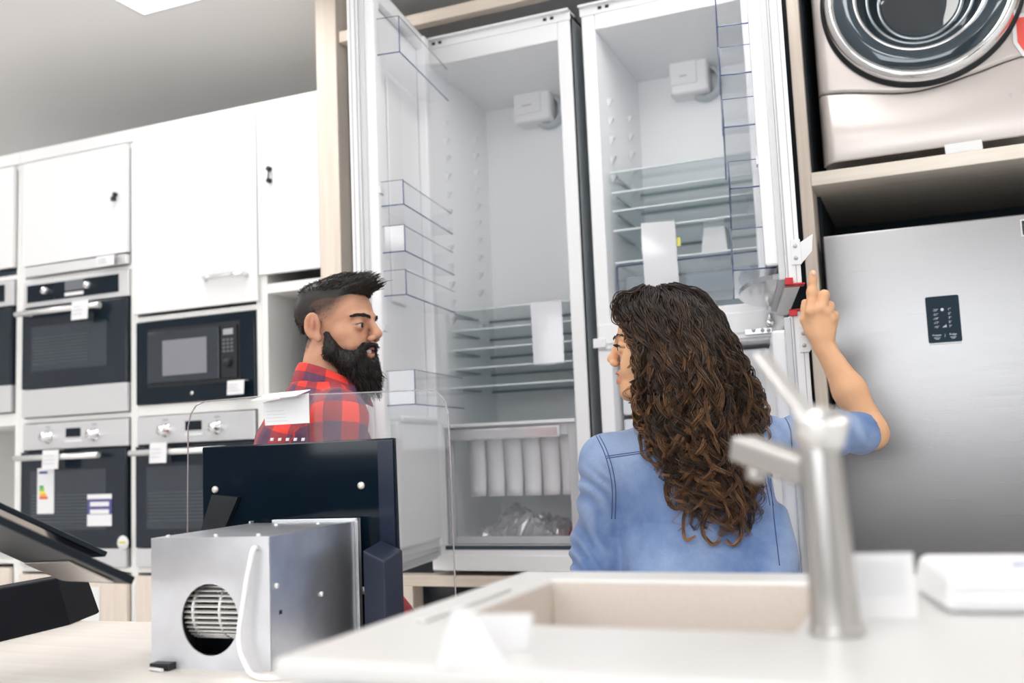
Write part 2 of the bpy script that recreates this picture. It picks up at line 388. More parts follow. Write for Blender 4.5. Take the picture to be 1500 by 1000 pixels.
# energy label and stickers on the lower oven
p0 = onY(55, 686, FY-.0225); p1 = onY(79, 752, FY-.0225)
t = thing('energy_label', 'white energy label with coloured bars on the lower oven door', 'energy label', (p0[0], FY-.0225, p1[2]))
boxo('sheet', (p0[0], FY-.0232, p1[2]), (p1[0], FY-.0222, p0[2]), M_PAPER, t)
hh = p0[2]-p1[2]
boxo('header_strip', (p0[0]+.01, FY-.0236, p0[2]-.022), (p0[0]+.055, FY-.0231, p0[2]-.012), mat('label_blue', rgb(60, 80, 150), .5), t)
for k, (cc, w) in enumerate(((rgb(60, 160, 90), .022), (rgb(120, 190, 80), .026), (rgb(240, 220, 70), .032), (rgb(240, 170, 60), .038), (rgb(220, 90, 50), .045))):
    boxo('rating_bar', (p0[0]+.012, FY-.0236, p0[2]-hh*.38-k*.011-.01), (p0[0]+.012+w, FY-.0231, p0[2]-hh*.38-k*.011), mat('bar_%d' % k, cc, .5), t)
p0 = onY(128, 724, FY-.0225); p1 = onY(164, 770, FY-.0225)
t = thing('sticker', 'white and purple information sticker on the lower oven door', 'sticker', (p0[0], FY-.0225, p1[2]))
hh = p0[2]-p1[2]
boxo('sheet', (p0[0], FY-.0230, p1[2]), (p1[0], FY-.0222, p0[2]), mat('sticker_purple', rgb(84, 82, 140), .5), t)
for z0, z1, ins in ((0, .15, 0), (.24, .38, .015), (.48, .62, .015), (.64, 1, 0)):
    boxo('label_field', (p0[0]+ins, FY-.0235, p0[2]-hh*z1), (p1[0]-ins, FY-.0229, p0[2]-hh*z0), M_PAPER, t)
p0 = onY(180, 795, FY-.0225)
t = thing('round_sticker', 'round white sticker with a yellow tick on the lower oven door', 'sticker', (p0[0], FY-.0225, p0[2]-.03))
MB().lathe([(.028, 0), (.028, .0008), (0, .0009)], (p0[0], FY-.0222, p0[2]), (0, -1, 0), 28).build('disc', M_PAPER, t)
boxo('tick', (p0[0]-.018, FY-.0236, p0[2]-.002), (p0[0]+.014, FY-.0230, p0[2]+.006), mat('sticker_yellow', rgb(215, 200, 40), .5), t)
# third column: tall door, microwave, oven
c2, xa, xb = cabinet(2, 'white tall cabinet with the microwave behind the clear glass pane', ((1.845, 1.865), (1.478, 1.520), (.885, .905), (ZT-.02, ZT)))
d = boxo('door', (xa-.006, FY-.018, 1.875), (xb+.020, FY+.001, ZT+.0), M_LAC, c2, .002)
hz = 1.978
MB().tube([(-2.485, FY-.018, hz), (-2.478, FY-.04, hz+.002), (-2.44, FY-.046, hz), (-2.34, FY-.046, hz), (-2.302, FY-.04, hz), (-2.295, FY-.018, hz-.004)], .008, 10).build('bow_handle', M_CHROME, d)
boxo('drawer', (xa+.004, FY-.018, .12), (xb-.004, FY+.001, .875), M_WOOD, c2, .002)
t = thing('microwave', 'black built-in microwave under the tall white door with bow handle', 'microwave', ((xa+xb)/2, FY+.2, 1.522))
boxo('casing', (xa+.012, FY+.012, 1.526), (xb-.012, BY-.1, 1.84), M_BLACK, t)
boxo('front_frame', (xa+.002, FY-.012, 1.522), (xb-.002, FY+.01, 1.842), M_BLKGLASS, t, .003)
d = boxo('door', (-2.765, FY-.022, 1.60), (-2.425, FY-.011, 1.795), mat('microwave_door', (.02, .028, .038), .1, 0, .7), t, .002)
boxo('window', (-2.69, FY-.024, 1.625), (-2.48, FY-.0215, 1.76), mat('microwave_window', (.22, .22, .25), .3), d)
boxo('door_surround', (-2.772, FY-.0125, 1.585), (-2.335, FY-.0118, 1.81), M_BLACK, t)
cp = boxo('control_panel', (-2.418, FY-.020, 1.60), (-2.345, FY-.011, 1.795), M_BLACK, t, .002)
boxo('display', (-2.405, FY-.0215, 1.76), (-2.36, FY-.0195, 1.782), mat('grey_lcd', (.35, .36, .38), .4), cp)
for r in range(4):
    for c in range(3): boxo('key', (-2.408+c*.018, FY-.0213, 1.695+r*.014), (-2.396+c*.018, FY-.0195, 1.703+r*.014), mat('key_grey', (.13, .14, .15), .4), cp)
MB().lathe([(.015, 0), (.014, .016), (0, .017)], (-2.382, FY-.02, 1.655), (0, -1, 0), 20).build('dial', M_BLACK, cp)
MB().lathe([(.007, 0), (.007, .002), (0, .0025)], (-2.56, FY-.012, 1.553), (0, -1, 0), 14).build('badge', M_CHROME, t)
price_tag('white price tag at the lower right corner of the black microwave', -2.330, 1.585, .075, .052, FY-.046, seed=7)
oven('steel oven under the microwave, seen through the clear glass pane', xa+.006, xb-.006, .908, 1.474, 'steel')
price_tag('white price tag on the handle of the oven under the microwave', -2.665, 1.372, .08, .075, seed=9)
# fourth column: door over an open niche
c3, xa, xb = cabinet(3, 'narrow white cabinet with open niche beside the wooden fridge surround', ((1.900, 1.936), (1.50, 1.52), (.885, .905), (ZT-.02, ZT)))
d = boxo('door', (xa-.024, FY-.018, 1.968), (xb+.002, FY+.001, ZT+.0), M_LAC, c3, .002)
k = MB()
for z in (2.36, 2.315): k.lathe([(.009, 0), (.009, .014), (0, .015)], (-2.185, FY-.018, z), (0, -1, 0), 14)
k.tube([(-2.185, FY-.032, 2.36), (-2.178, FY-.036, 2.34), (-2.185, FY-.032, 2.315)], .003, 6)
lab(k.build('lock', mat('dark_metal'), d), 'small dark metal lock with key')
boxo('drawer', (xa+.004, FY-.018, .12), (xb-.004, FY+.001, .875), M_WOOD, c3, .002)
t = thing('coffee_machine', 'black coffee machine in the open niche behind the bearded man', 'coffee machine', (-2.06, 3.2, 1.52))
boxo('housing', (-2.135, 3.12, 1.521), (-1.99, 3.5, 1.87), M_BLKGLASS, t, .006)
boxo('drip_tray', (-2.12, 3.05, 1.521), (-2.0, 3.12, 1.56), M_CHROME, t, .004)
boxo('spout', (-2.09, 3.07, 1.66), (-2.03, 3.12, 1.72), M_CHROME, t, .006)
# papers on the plinth zone
p0 = onY(88, 858, FY-.02); p1 = onY(152, 903, FY-.02)
boxo('plinth_poster', (p0[0], FY-.0215, p0[2]-.17), (p1[0]-.02, FY-.0185, p0[2]), M_PAPER)
tag(bpy.data.objects['plinth_poster'], 'white paper sheet on the wooden drawer below the lower oven', 'paper sheet')
# ------------------------------------------------------------------ wooden surround of the two open fridges
t = thing('fridge_surround', 'pale wooden surround framing the two open white fridges', 'cabinet surround', (-1.1, 3.3, 0))
PB = 3.66
lab(boxo('side_panel', (-1.972, FY-.02, 0), (-1.886, PB, CEIL-.004), M_WOOD, t, .002), 'left wooden side panel')
lab(boxo('side_panel', (-.306, FY-.02, 0), (-.272, PB, CEIL-.004), M_WOOD, t, .002), 'right wooden side panel')
boxo('top_rail', (-1.880, FY-.01, 2.788), (-.318, FY+.03, 2.830), M_WOODX, t, .002)
boxo('bottom_rail', (-1.880, FY-.01, .853), (-.318, FY+.45, .889), M_WOODX, t, .002)
boxo('support_post', (-1.708, FY-.012, 0), (-1.642, FY+.06, .853), M_WOOD, t, .002)
boxo('gap_lining', (-.372, FY+.09, .889), (-.307, FY+.10, 2.788), M_DARKIN, t)  # dark sheet added for the shade in the gap
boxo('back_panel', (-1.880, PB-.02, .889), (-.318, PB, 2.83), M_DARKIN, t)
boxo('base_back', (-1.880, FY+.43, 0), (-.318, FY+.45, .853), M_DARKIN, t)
boxo('filler_strip', (-1.880, FY+.05, .889), (-1.60, FY+.065, 2.788), M_DARKIN, t)  # coloured dark for the shaded gap beside the open door
# ------------------------------------------------------------------ the two built-in fridges
def cavity(mb, x0, x1, z0, z1, y0, y1, tx=.02, tz=.02):
    """inner liner: five faces tapering to the back, as one thin shell"""
    a = [(x0, y0, z0), (x1, y0, z0), (x1, y0, z1), (x0, y0, z1)]
    b = [(x0+tx, y1, z0+tz), (x1-tx, y1, z0+tz), (x1-tx, y1, z1-tz*2), (x0+tx, y1, z1-tz*2)]
    r = .03
    mb._add(a+b, [(0, 1, 5, 4), (1, 2, 6, 5), (2, 3, 7, 6), (3, 0, 4, 7), (4, 5, 6, 7)])
def ring(mb, X0, X1, Z0, Z1, x0, x1, z0, z1, y0, y1):
    mb.box((X0, y0, Z0), (x0, y1, Z1)); mb.box((x1, y0, Z0), (X1, y1, Z1))
    mb.box((x0, y0, Z0), (x1, y1, z0)); mb.box((x0, y0, z1), (x1, y1, Z1))
def fan_box(parent, x0, x1, z0, z1, y0, y1):
    f = MB().box((x0, y0, z0), (x1, y1, z1)).build('lamp_housing', M_FBODY, parent, .012, 3)
    boxo('front_cover', (x0+.006, y0-.006, z0+.03), (x1-.035, y0+.004, z1-.006), M_FBODY, f, .003)
    MB().lathe([(.062, 0), (.062, .05), (.05, .055)], ((x0+x1)/2+.045, y1, (z0+z1)/2-.035), (0, -1, 0), 28).build('round_cover', M_FSIDE, f)
    boxo('cover_slot', (x0+.04, y0-.0075, z0+.058), (x1-.07, y0-.0055, z0+.062), M_GASKET, f)
def bosses(parent, x0, x1, z0, z1, n, ys, left, size=.012):
    s = 1 if left else -1
    for k in range(n):
        z = z0+(z1-z0)*k/(n-1)
        for y, xl in ys:
            b = MB()
            b._add([(xl, y-size, z+.004), (xl, y+size, z+.004), (xl, y, z-.022), (xl+s*.017, y-size*.9, z+.004), (xl+s*.017, y+size*.9, z+.004)],
                   [(0, 3, 4, 1), (0, 2, 3), (1, 4, 2), (3, 2, 4), (0, 1, 2)])
            b.build('shelf_support', M_FBODY, parent)
def shelf(parent, x0, x1, y0, y1, z, name='glass_shelf'):
    s = boxo(name, (x0, y0, z-.002), (x1, y1, z+.002), M_SHELFG, parent)
    boxo('front_trim', (x0, y0-.006, z-.0028), (x1, y0, z+.0028), M_GLIT, s)
    boxo('rear_trim', (x0, y1-.012, z-.006), (x1, y1, z+.004), M_GEDGE, s)
    for xx in (x0, x1-.004): boxo('side_trim', (xx, y0+.05, z-.004), (xx+.004, y1-.1, z-.001), M_GEDGE, s)
    return s
def fridge(label, X0, X1, Zb, Zt, comps):
    t = thing('open_fridge', label, 'fridge', ((X0+X1)/2, FY+.28, Zb))
    c = MB(); y0 = FY; y1 = FY+.54
    c.box((X0, y0+.01, Zb), (X0+.012, y1, Zt)); c.box((X1-.012, y0+.01, Zb), (X1, y1, Zt))
    c.box((X0, y1-.012, Zb), (X1, y1, Zt)); c.box((X0, y0+.01, Zt-.012), (X1, y1, Zt)); c.box((X0, y0+.01, Zb), (X1, y1, Zb+.012))
    lab(c.build('outer_shell', M_FSIDE, t), 'grey outer shell')
    f = MB()
    zs = [Zb]+[z for a in comps for z in (a[0], a[1])]+[Zt]
    x0, x1 = X0+.045, X1-.045
    f.box((X0, y0, Zb), (x0, y0+.03, Zt)); f.box((x1, y0, Zb), (X1, y0+.03, Zt))
    for a, b in zip(zs[0::2], zs[1::2]): f.box((x0, y0, a), (x1, y0+.03, b))
    f.build('front_frame', M_FBODY, t, .004)
    for a, b in comps:
        l = MB(); cavity(l, x0, x1, a, b, y0+.005, FY+.43)
        l.build('inner_liner', M_PLASTIC, t)
    fl = MB(); fl.box((X0-.004, y0-.022, Zt-.004), (X1+.004, y0+.05, Zt+.004)); fl.box((X0-.004, y0-.004, Zt-.03), (X1+.004, y0+.002, Zt+.004))
    o = fl.build('top_flange', M_FBODY, t, .002)
    for xx in (X0+.06, X1-.09):
        for dx in (0, .025): boxo('flange_slot', (xx+dx, y0-.0055, Zt-.018), (xx+dx+.012, y0-.0035, Zt-.008), M_BLACK, o)
    return t, x0, x1
Zb, Zt = .905, 2.722
XL0, XL1 = -1.565, -.999
XR0, XR1 = -.958, -.380
FL, lx0, lx1 = fridge('tall white open fridge on the left, beside the bearded man', XL0, XL1, Zb, Zt, [(.985, 2.632)])
_a, _b = onY(749, 120, 3.34), onY(806, 172, 3.34)
fan_box(FL, _a[0], _b[0], _b[2], _a[2], 3.34, 3.44)
bosses(FL, 0, 0, 1.75, 2.46, 12, [(3.10, lx0+.003), (3.32, lx0+.014)], True)
SHX = (lx0+.012, lx1-.012)
for y in (452, 481, 509.5, 537.5, 565):
    z = onY(700, y+1, FY+.05)[2]
    shelf(FL, SHX[0], SHX[1], FY+.055, FY+.40, z)
# lower drawer of the left fridge, clear front in a grey frame
dz0, dz1 = 1.000, 1.378
dr = boxo('drawer', (lx0+.01, FY+.03, dz0), (lx1-.01, FY+.034, dz1-.03), M_CLEAR, FL)
fr = MB(); ring(fr, lx0+.004, lx1-.004, dz0-.012, dz1, lx0+.03, lx1-.035, dz0+.012, dz1-.045, FY+.018, FY+.036)
lab(fr.build('drawer_frame', mat('drawer_grey', (.52, .53, .55), .35), dr, .003), 'grey plastic frame')
boxo('drawer_top_glass', (lx0+.004, FY+.01, dz1), (lx1-.004, FY+.4, dz1+.005), M_SHELFG, dr)
boxo('drawer_top_trim', (lx0+.004, FY+.004, dz1-.004), (lx1-.004, FY+.012, dz1+.006), mat('bright_trim', (.80, .82, .83), .3), dr)
boxo('pull_bar', (lx0+.02, FY+.008, dz1-.05), (lx1-.06, FY+.02, dz1-.012), mat('silver_bar', (.78, .77, .79), .25, .7), dr, .006)
boxo('drawer_floor', (lx0+.02, FY+.04, dz0), (lx1-.02, FY+.38, dz0+.004), M_CLEAR, dr)
boxo('lower_gap', (lx0, FY-.001, .972), (lx1, FY+.006, .985), mat('slot_dark'), FL)
boxo('kick_strip', (XL0, FY-.012, .905), (XL1, FY+.02, .955), M_FBODY, FL, .004)
# white slotted packing board inside the drawer
t = thing('packing_board', 'white slotted packing board inside the left fridge drawer', 'packing', (-1.27, FY+.07, 1.13), None)
b = MB()
xs = [-1.462+.0663*k for k in range(7)]
for k in range(6):
    pts = []
    a, e = xs[k]+.0022, xs[k+1]-.0022
    rows = []
    for q in range(9):
        z = 1.345-.205*q/8; yy = FY+.07+.014*math.sin(q/8*2.4)
        rows.append([(a+.003*(q/8), yy, z), ((a+e)/2, yy-.004, z), (e-.003*(q/8), yy, z)])
    b.grid(rows)
M_PACK = mat('packing_white', (.93, .93, .94), .6)
o = b.build('slats', M_PACK, t); sm = o.modifiers.new('thick', 'SOLIDIFY'); sm.thickness = .003
b = MB().box((-1.462, FY+.068, 1.335), (-1.064, FY+.078, 1.347))
b.build('top_fold', M_PACK, t)
b = MB(); b.prism([(-1.075, FY+.09, 1.30), (-1.055, FY+.06, 1.30), (-1.08, FY+.07, 1.15), (-1.105, FY+.10, 1.16)], (.002, .002, 0)); b.build('bent_flap', M_PACK, t)
# crumpled plastic bag below it
R = random.Random(5)
t = thing('plastic_bag', 'crumpled clear plastic bag on the floor of the left fridge drawer', 'plastic bag', (-1.24, FY+.2, 1.004))
rows = []
for i in range(27):
    row = []
    for j in range(23):
        u, v = i/26, j/22
        h = (math.sin(math.pi*u)**.6)*(math.sin(math.pi*v)**.5)*.115
        row.append((-1.45+.30*u+R.uniform(-.006, .006), FY+.075+.26*v+R.uniform(-.006, .006), 1.006+max(0, h*(.55+.45*math.sin(9*u+2)*math.sin(7*v+1)) + R.uniform(-.012, .012)*(h > .01))))
    rows.append(row)
MB().grid(rows, False).build('bag_film', clear('bag_film', (.80, .80, .82), .35, .15, .45, (.72, .72, .75)), t)
t = thing('fruit_net', 'small red net bag at the right end of the left fridge drawer', 'net bag', (-1.09, FY+.2, 1.004))
rows = []
for i in range(13):
    row = []
    for j in range(13):
        u, v = i/12, j/12; h = (math.sin(math.pi*u)*math.sin(math.pi*v))**.6
        row.append((-1.125+.07*u+R.uniform(-.003, .003), FY+.10+.10*v, 1.008+.075*h+R.uniform(-.004, .004)*(h > .2)))
    rows.append(row)
MB().grid(rows, True).build('net', mat('net_red', rgb(150, 60, 70), .6), t)
def hang_card(label, q, Y, bright=M_CARD, seed=1):
    """white price card in a clear sleeve hanging at the front edge of the shelves; q = four measured corners"""
    P = [onY(x, y, Y) for x, y in q]
    c = sum(P)/4
    t = thing('price_card', label, 'price card', tuple(c))
    MB().prism([tuple(p) for p in P], (0, .0015, 0)).build('card', bright, t)
    x = [c+(p-c)*1.06 for p in P]
    MB().prism([tuple(p-np.array([0, .0015, 0])) for p in x], (0, .0008, 0)).build('sleeve', M_CLEAR, t)
    return t
hang_card('white price card hanging from the glass shelves of the left fridge', [(777, 444), (822, 440), (826, 529), (782, 534)], FY+.04)
# ---------------- right fridge-freezer
FR, rx0, rx1 = fridge('tall white open fridge freezer on the right, behind the curly-haired woman', XR0, XR1, Zb, Zt, [(.985, 1.585), (1.70, 2.640)])
_a, _b = onY(977, 75, 3.34), onY(1037, 130, 3.34)
fan_box(FR, _a[0], _b[0], _b[2], _a[2], 3.34, 3.44)
bosses(FR, 0, 0, 2.17, 2.43, 5, [(3.10, rx0+.003), (3.30, rx0+.014)], True)
RS = (rx0+.012, rx1-.012)
for y in (251, 281, 308, 337):
    shelf(FR, RS[0], RS[1], FY+.055, FY+.40, onY(910, y, FY+.05)[2])
# clear crisper drawers with bluish edges
for k, (a, b) in enumerate(((rx0+.014, -.72), (-.705, rx1-.02))):
    z0, z1 = 1.725, 1.865
    d = boxo('crisper_drawer', (a, FY+.06, z0), (b, FY+.063, z1), M_CLEAR, FR)
    e = MB()
    for x in (a, b): e.tube([(x, FY+.061, z0), (x, FY+.061, z1)], .0035, 6)
    e.tube([(a, FY+.061, z1), (b, FY+.061, z1)], .003, 6)
    e.build('rim', M_EDGEB, d)
    lab(boxo('label_window', (a+.03, FY+.057, z0+.03), (b-.03, FY+.060, z1-.04), clear('drawer_window', (.62, .68, .72), .12, .1, .25, (.62, .68, .74)), d), 'greyish window in the drawer front')
    s = MB()
    for x in (a, b-.003): s.box((x, FY+.063, z0), (x+.003, FY+.38, z1))
    s.box((a, FY+.063, z0), (b, FY+.38, z0+.003)); s.build('drawer_tray', M_CLEAR, d)
shelf(FR, RS[0], RS[1], FY+.055, FY+.40, 1.875, 'drawer_cover')
boxo('divider_front', (rx0-.04, FY-.004, 1.61), (rx1+.04, FY+.012, 1.675), M_FBODY, FR, .004)
boxo('divider_seam', (rx0-.04, FY-.0045, 1.592), (rx1+.04, FY+.005, 1.596), M_GASKET, FR)
# freezer drawers
for k in range(3):
    z0 = 1.0+k*.193
    d = boxo('freezer_drawer', (rx0+.012, FY+.05, z0), (rx1-.012, FY+.4, z0+.18), mat('freezer_drawer', (.70, .725, .75), .35), FR, .006)
    boxo('drawer_grip', (rx0+.10, FY+.044, z0+.135), (rx1-.10, FY+.052, z0+.165), mat('grip_shade', (.52, .56, .60), .4), d, .003)
    boxo('drawer_window', (rx0+.05, FY+.046, z0+.02), (rx1-.05, FY+.051, z0+.12), mat('freezer_window', (.60, .64, .68), .3), d)
# middle hinge plate
hp = boxo('hinge_plate', tuple(onY(1091, 491, FY-.008)), tuple(onY(1131, 479, FY-.004)), mat('satin_zinc', (.72, .74, .76), .3, .6), FR, .002)
for x in (1104, 1117, 1126):
    p = onY(x, 484, FY-.006); MB().lathe([(.006, 0), (.006, .003), (0, .004)], tuple(p), (0, -1, 0), 14).build('screw', M_GASKET, hp)
p = onY(1128, 468, FY-.01)
MB().lathe([(.012, -.02), (.014, -.012), (.014, .0), (.008, .004), (.008, .018)], tuple(p), (0, 0, 1), 16, True).build('hinge_pin', M_CHROME, hp)
# small clip on the left edge of the right fridge
boxo('edge_clip', (XR0-.012, FY-.012, 1.600), (XR0+.03, FY-.002, 1.630), M_FBODY, FR, .003)
# price card and white box
hang_card('white price card hanging from the glass shelves of the right fridge', [(939, 327), (988, 323), (995, 420), (945, 424)], FY+.04, M_PAPER)
p = onY(1049, 372, FY+.16)
t = thing('white_box', 'small white tapered box on the crisper drawers of the right fridge', 'box', (p[0], FY+.2, 1.878))
MB().hexa([(p[0]-.045, FY+.13, 1.878), (p[0]+.045, FY+.13, 1.878), (p[0]+.045, FY+.23, 1.878), (p[0]-.045, FY+.23, 1.878), (p[0]-.032, FY+.14, 1.975), (p[0]+.036, FY+.14, 1.975), (p[0]+.036, FY+.22, 1.975), (p[0]-.032, FY+.22, 1.975)]).build('carton', M_PAPER, t, .004)
t = thing('yellow_tag', 'tiny yellow tag behind the price card of the right fridge', 'tag', tuple(onY(994, 354, FY+.045)))
q = onY(994, 354, FY+.046); boxo('tag_sheet', (q[0]-.006, FY+.045, q[2]-.014), (q[0]+.006, FY+.047, q[2]+.014), mat('tag_yellow', rgb(225, 220, 110), .5), t)
# ------------------------------------------------------------------ doors
def door_frame(h, f):
    """matrix: local x along the door from hinge to free edge, y towards the outside, z up"""
    d = Vector((f[0]-h[0], f[1]-h[1], 0)); L = d.length; d.normalize()
    return d, L
def make_door(parent, hinge, free, outward, z0, z1, bins, deep_bin=None, lower_relief=None, name='door', dam=.045, thick=.042):
    d, L = door_frame(hinge, free)
    o = Vector((-d.y, d.x, 0)); 
    if o.dot(Vector(outward)) < 0: o = -o
    T = Matrix.Identity(4)
    for i in range(3): T[i][0], T[i][1], T[i][2] = d[i], o[i], (0, 0, 1)[i]
    T[0][3], T[1][3] = hinge[0], hinge[1]
    b = MB(T); b.box((0, 0, z0), (L, thick, z1))
    dr = b.build(name, M_FBODY, parent, .003)
    # raised inner liner: a rim (dam) round a recessed field
    rw = .06
    l = MB(T)
    l.box((.02, -.012, z0+.02), (L-.02, 0, z1-.02))
    l.box((L-.035-rw*.6, -dam, z0+.05), (L-.022, -.012, z1-.04)); l.box((.05, -dam, z0+.05), (.05+rw*.8, -.012, z1-.04))
    l.box((.05, -dam*.8, z1-.085), (L-.03, -.012, z1-.04)); l.box((.05, -dam*.8, z0+.05), (L-.03, -.012, z0+.09))
    l.build('door_liner', M_PLASTIC, dr, .006)
    g = MB(T)
    for a, c in (((.012, z0+.012), (.03, z1-.012)), ((L-.03, z0+.012), (L-.012, z1-.012)), ((.03, z0+.012), (L-.03, z0+.03)), ((.03, z1-.03), (L-.03, z1-.012))):
        g.box((a[0], -.016, a[1]), (c[0], 0, c[1]))
    g.build('door_gasket', mat('pale_gasket', (.66, .665, .68), .5), dr, .003)
    s = MB(T); s.box((L-.0005, .002, z0), (L+.001, .006, z1)); s.box((L-.0005, thick-.012, z0), (L+.001, thick-.010, z1)); s.build('edge_groove', M_GASKET, dr)
    # little lugs up the near rim
    for k in range(int((z1-z0-.3)/.40)):
        z = z0+.3+k*.40; lg = MB(T); lg.box((L-.06, -dam-.004, z), (L-.03, -dam+.002, z+.02)); lg.build('rim_lug', mat('lug_shade', (.80, .81, .83), .5), dr)
    for (za, zb, dep_, lip, gap) in bins:
        w = MB(T); x0, x1 = .075, L-.045; y0 = -.02; y1 = -dam-dep_; t = .0022
        zl = za+(zb-za)*lip
        w.box((x0, y1, za), (x1, y1+t, zl)); w.box((x0, y1, za), (x1, y0, za+t))
        w.box((x0, y1, za), (x0+t, y0, zb)); w.box((x1-t, y1, za), (x1, y0, zb))
        w.build('door_bin', M_CLEAR, dr, .0008)
        e = MB(T); r = .0021
        e.tube([(x1, y0, za), (x1, y1, za), (x0, y1, za)], r, 6)
        e.tube([(x1, y1, za), (x1, y1, zb)], r*.9, 6)
        e.tube([(x1, y1, zb), (x1, y0, zb)], r*.5, 6); e.tube([(x1, y1, zl), (x0, y1, zl)], r*.5, 6)
        lab(e.build('bin_rim', M_EDGEB, dr), 'bluish rim of a clear door bin')
    return dr, T, L
def zat(x, y, p): # height of a measured point lying above the ground point p
    r = ray(x, y); k = math.hypot(p[0], p[1])/math.hypot(r[0], r[1]); return CAM_Z+r[2]*k
hL, fL = (-1.535, 2.975), (-1.458, 2.416)
nc = (-1.352, 2.46)
bl = [(zat(577, 73, nc), zat(573, 20, nc), .070, 1.0, 0)]
for ya, yb in ((297, 261), (366, 327), (430, 393)): bl.append((zat(586, ya, nc), zat(585, yb, nc), .068, .96, 0))
bl.append((zat(598, 592, nc), zat(597, 541, nc), .085, 1.0, 0))
DL, TL, LL = make_door(FL, hL, fL, (-1, 0, 0), .945, 2.735, bl, thick=.030)
# lower relief of the left door
zz = zat(570, 610, nc)
r = MB(TL); r.box((.10, -.052, 1.02), (.46, -.012, zz-.01)); r.box((.12, -.06, zz-.014), (.44, -.012, zz+.006)); r.build('lower_relief', mat('relief_shade', (.82, .83, .84), .45), DL, .012, 3)
r = MB(TL); r.box((LL-.30, -.02, zz+.35), (LL-.18, -.012, 2.45)); r.build('centre_rib', M_FBODY, DL, .006)
hR, fR = (-.398, 2.985), (-.288, 2.372)
ncr = (-.40, 2.43)
br = [(zat(1042, 48, ncr), zat(1040, -22, ncr), .075, 1.0, 0), (zat(1066, 116, ncr), zat(1063, 76, ncr), .075, 1.0, 0),
      (zat(1074, 191, ncr), zat(1070, 151, ncr), .075, 1.0, 0), (zat(1071, 281, ncr), zat(1068, 242, ncr), .07, .9, 0), (zat(1077, 399, ncr), zat(1073, 340, ncr), .075, 1.0, 0)]
DR, TR_, LR = make_door(FR, hR, fR, (1, 0, 0), 1.652, 2.75, br, thick=.034)
DR2, TR2, LR2 = make_door(FR, (-.398, 2.985), (-.284, 2.374), (1, 0, 0), .935, 1.588, [], name='freezer_door', thick=.034)
for dr, T, L, z, s in ((DR, TR_, LR, 1.652, -1), (DR2, TR2, LR2, 1.588, 1)):
    c = MB(T); c.box((L-.03, -.004, z-.004 if s < 0 else z), (L+.006, .040, z if s < 0 else z+.004)); c.box((L-.002, -.004, z-.004 if s < 0 else z-.012), (L+.006, .014, z+.014 if s < 0 else z+.004))
    lab(c.build('corner_clip', M_RED, dr, .001), 'red plastic corner clip')
def slide_bracket(dr, T, L, z):
    c = MB(T); c.box((L+.001, .014, z-.03), (L+.005, .036, z+.03))
    c.hexa([(L+.001, .036, z-.028), (L+.005, .036, z-.028), (L+.002, .062, z), (L-.002, .062, z), (L+.001, .036, z+.022), (L+.005, .036, z+.022), (L+.002, .066, z+.04), (L-.002, .066, z+.04)])
    o = c.build('slide_bracket', mat('bracket_white', (.80, .81, .82), .35), dr, .001)
    for zz in (z-.014, z+.014):
        q = MB(T); q.lathe([(.005, 0), (.005, .002), (0, .003)], (L+.005, .024, zz), (1, 0, 0), 12); q.build('bracket_screw', M_GASKET, dr)
sp = MB(TR_); hp_ = [(.06+(LR-.10)*(.5-.5*math.cos(a)), -.012-.095*math.sin(a)) for a in np.linspace(0, math.pi, 19)]
sp.prism([(x, y, 1.672) for x, y in hp_], (0, 0, .012)); lab(sp.build('bottle_shelf_base', clear('smoky_plastic', (.62, .64, .66), .2, .1, .4, (.6, .62, .64)), DR), 'smoky curved base of the bottle shelf')
pz = (fR[0], fR[1])
slide_bracket(DR, TR_, LR, zat(1168, 369, pz)); slide_bracket(DR2, TR2, LR2, zat(1176, 497, pz))
# lower hinge latch of the freezer door
# ------------------------------------------------------------------ shelf unit on the right: washing machine over steel fridge
t = thing('appliance_rack', 'wooden rack with cream shelf carrying the washing machine, over a dark recess', 'rack', (.1, 3.3, 0))
boxo('shelf_board', (-.272, FY-.025, 2.022), (.75, PB, 2.062), M_SHELFW, t, .003)
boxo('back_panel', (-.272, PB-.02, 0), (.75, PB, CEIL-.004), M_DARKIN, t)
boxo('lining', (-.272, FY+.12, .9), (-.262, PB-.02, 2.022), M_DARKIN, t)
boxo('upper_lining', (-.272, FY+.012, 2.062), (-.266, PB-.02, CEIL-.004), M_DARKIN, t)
boxo('side_panel', (.72, FY-.02, 0), (.765, PB, CEIL-.004), M_WOOD, t)
# ---- washing machine
M_WASH = mat('champagne_metal', rgb(206, 198, 194), .3, .35)
t = thing('washing_machine', 'champagne-coloured front-loading washing machine on the cream shelf', 'washing machine', (.065, 3.25, 2.065))
wx0, wx1, wz0, wz1 = -.238, .368, 2.072, 2.92
boxo('cabinet_body', (wx0, FY+.10, wz0), (wx1, PB-.05, wz1), M_WASH, t, .008)
cx, cz, cr = .062, 2.545, .262
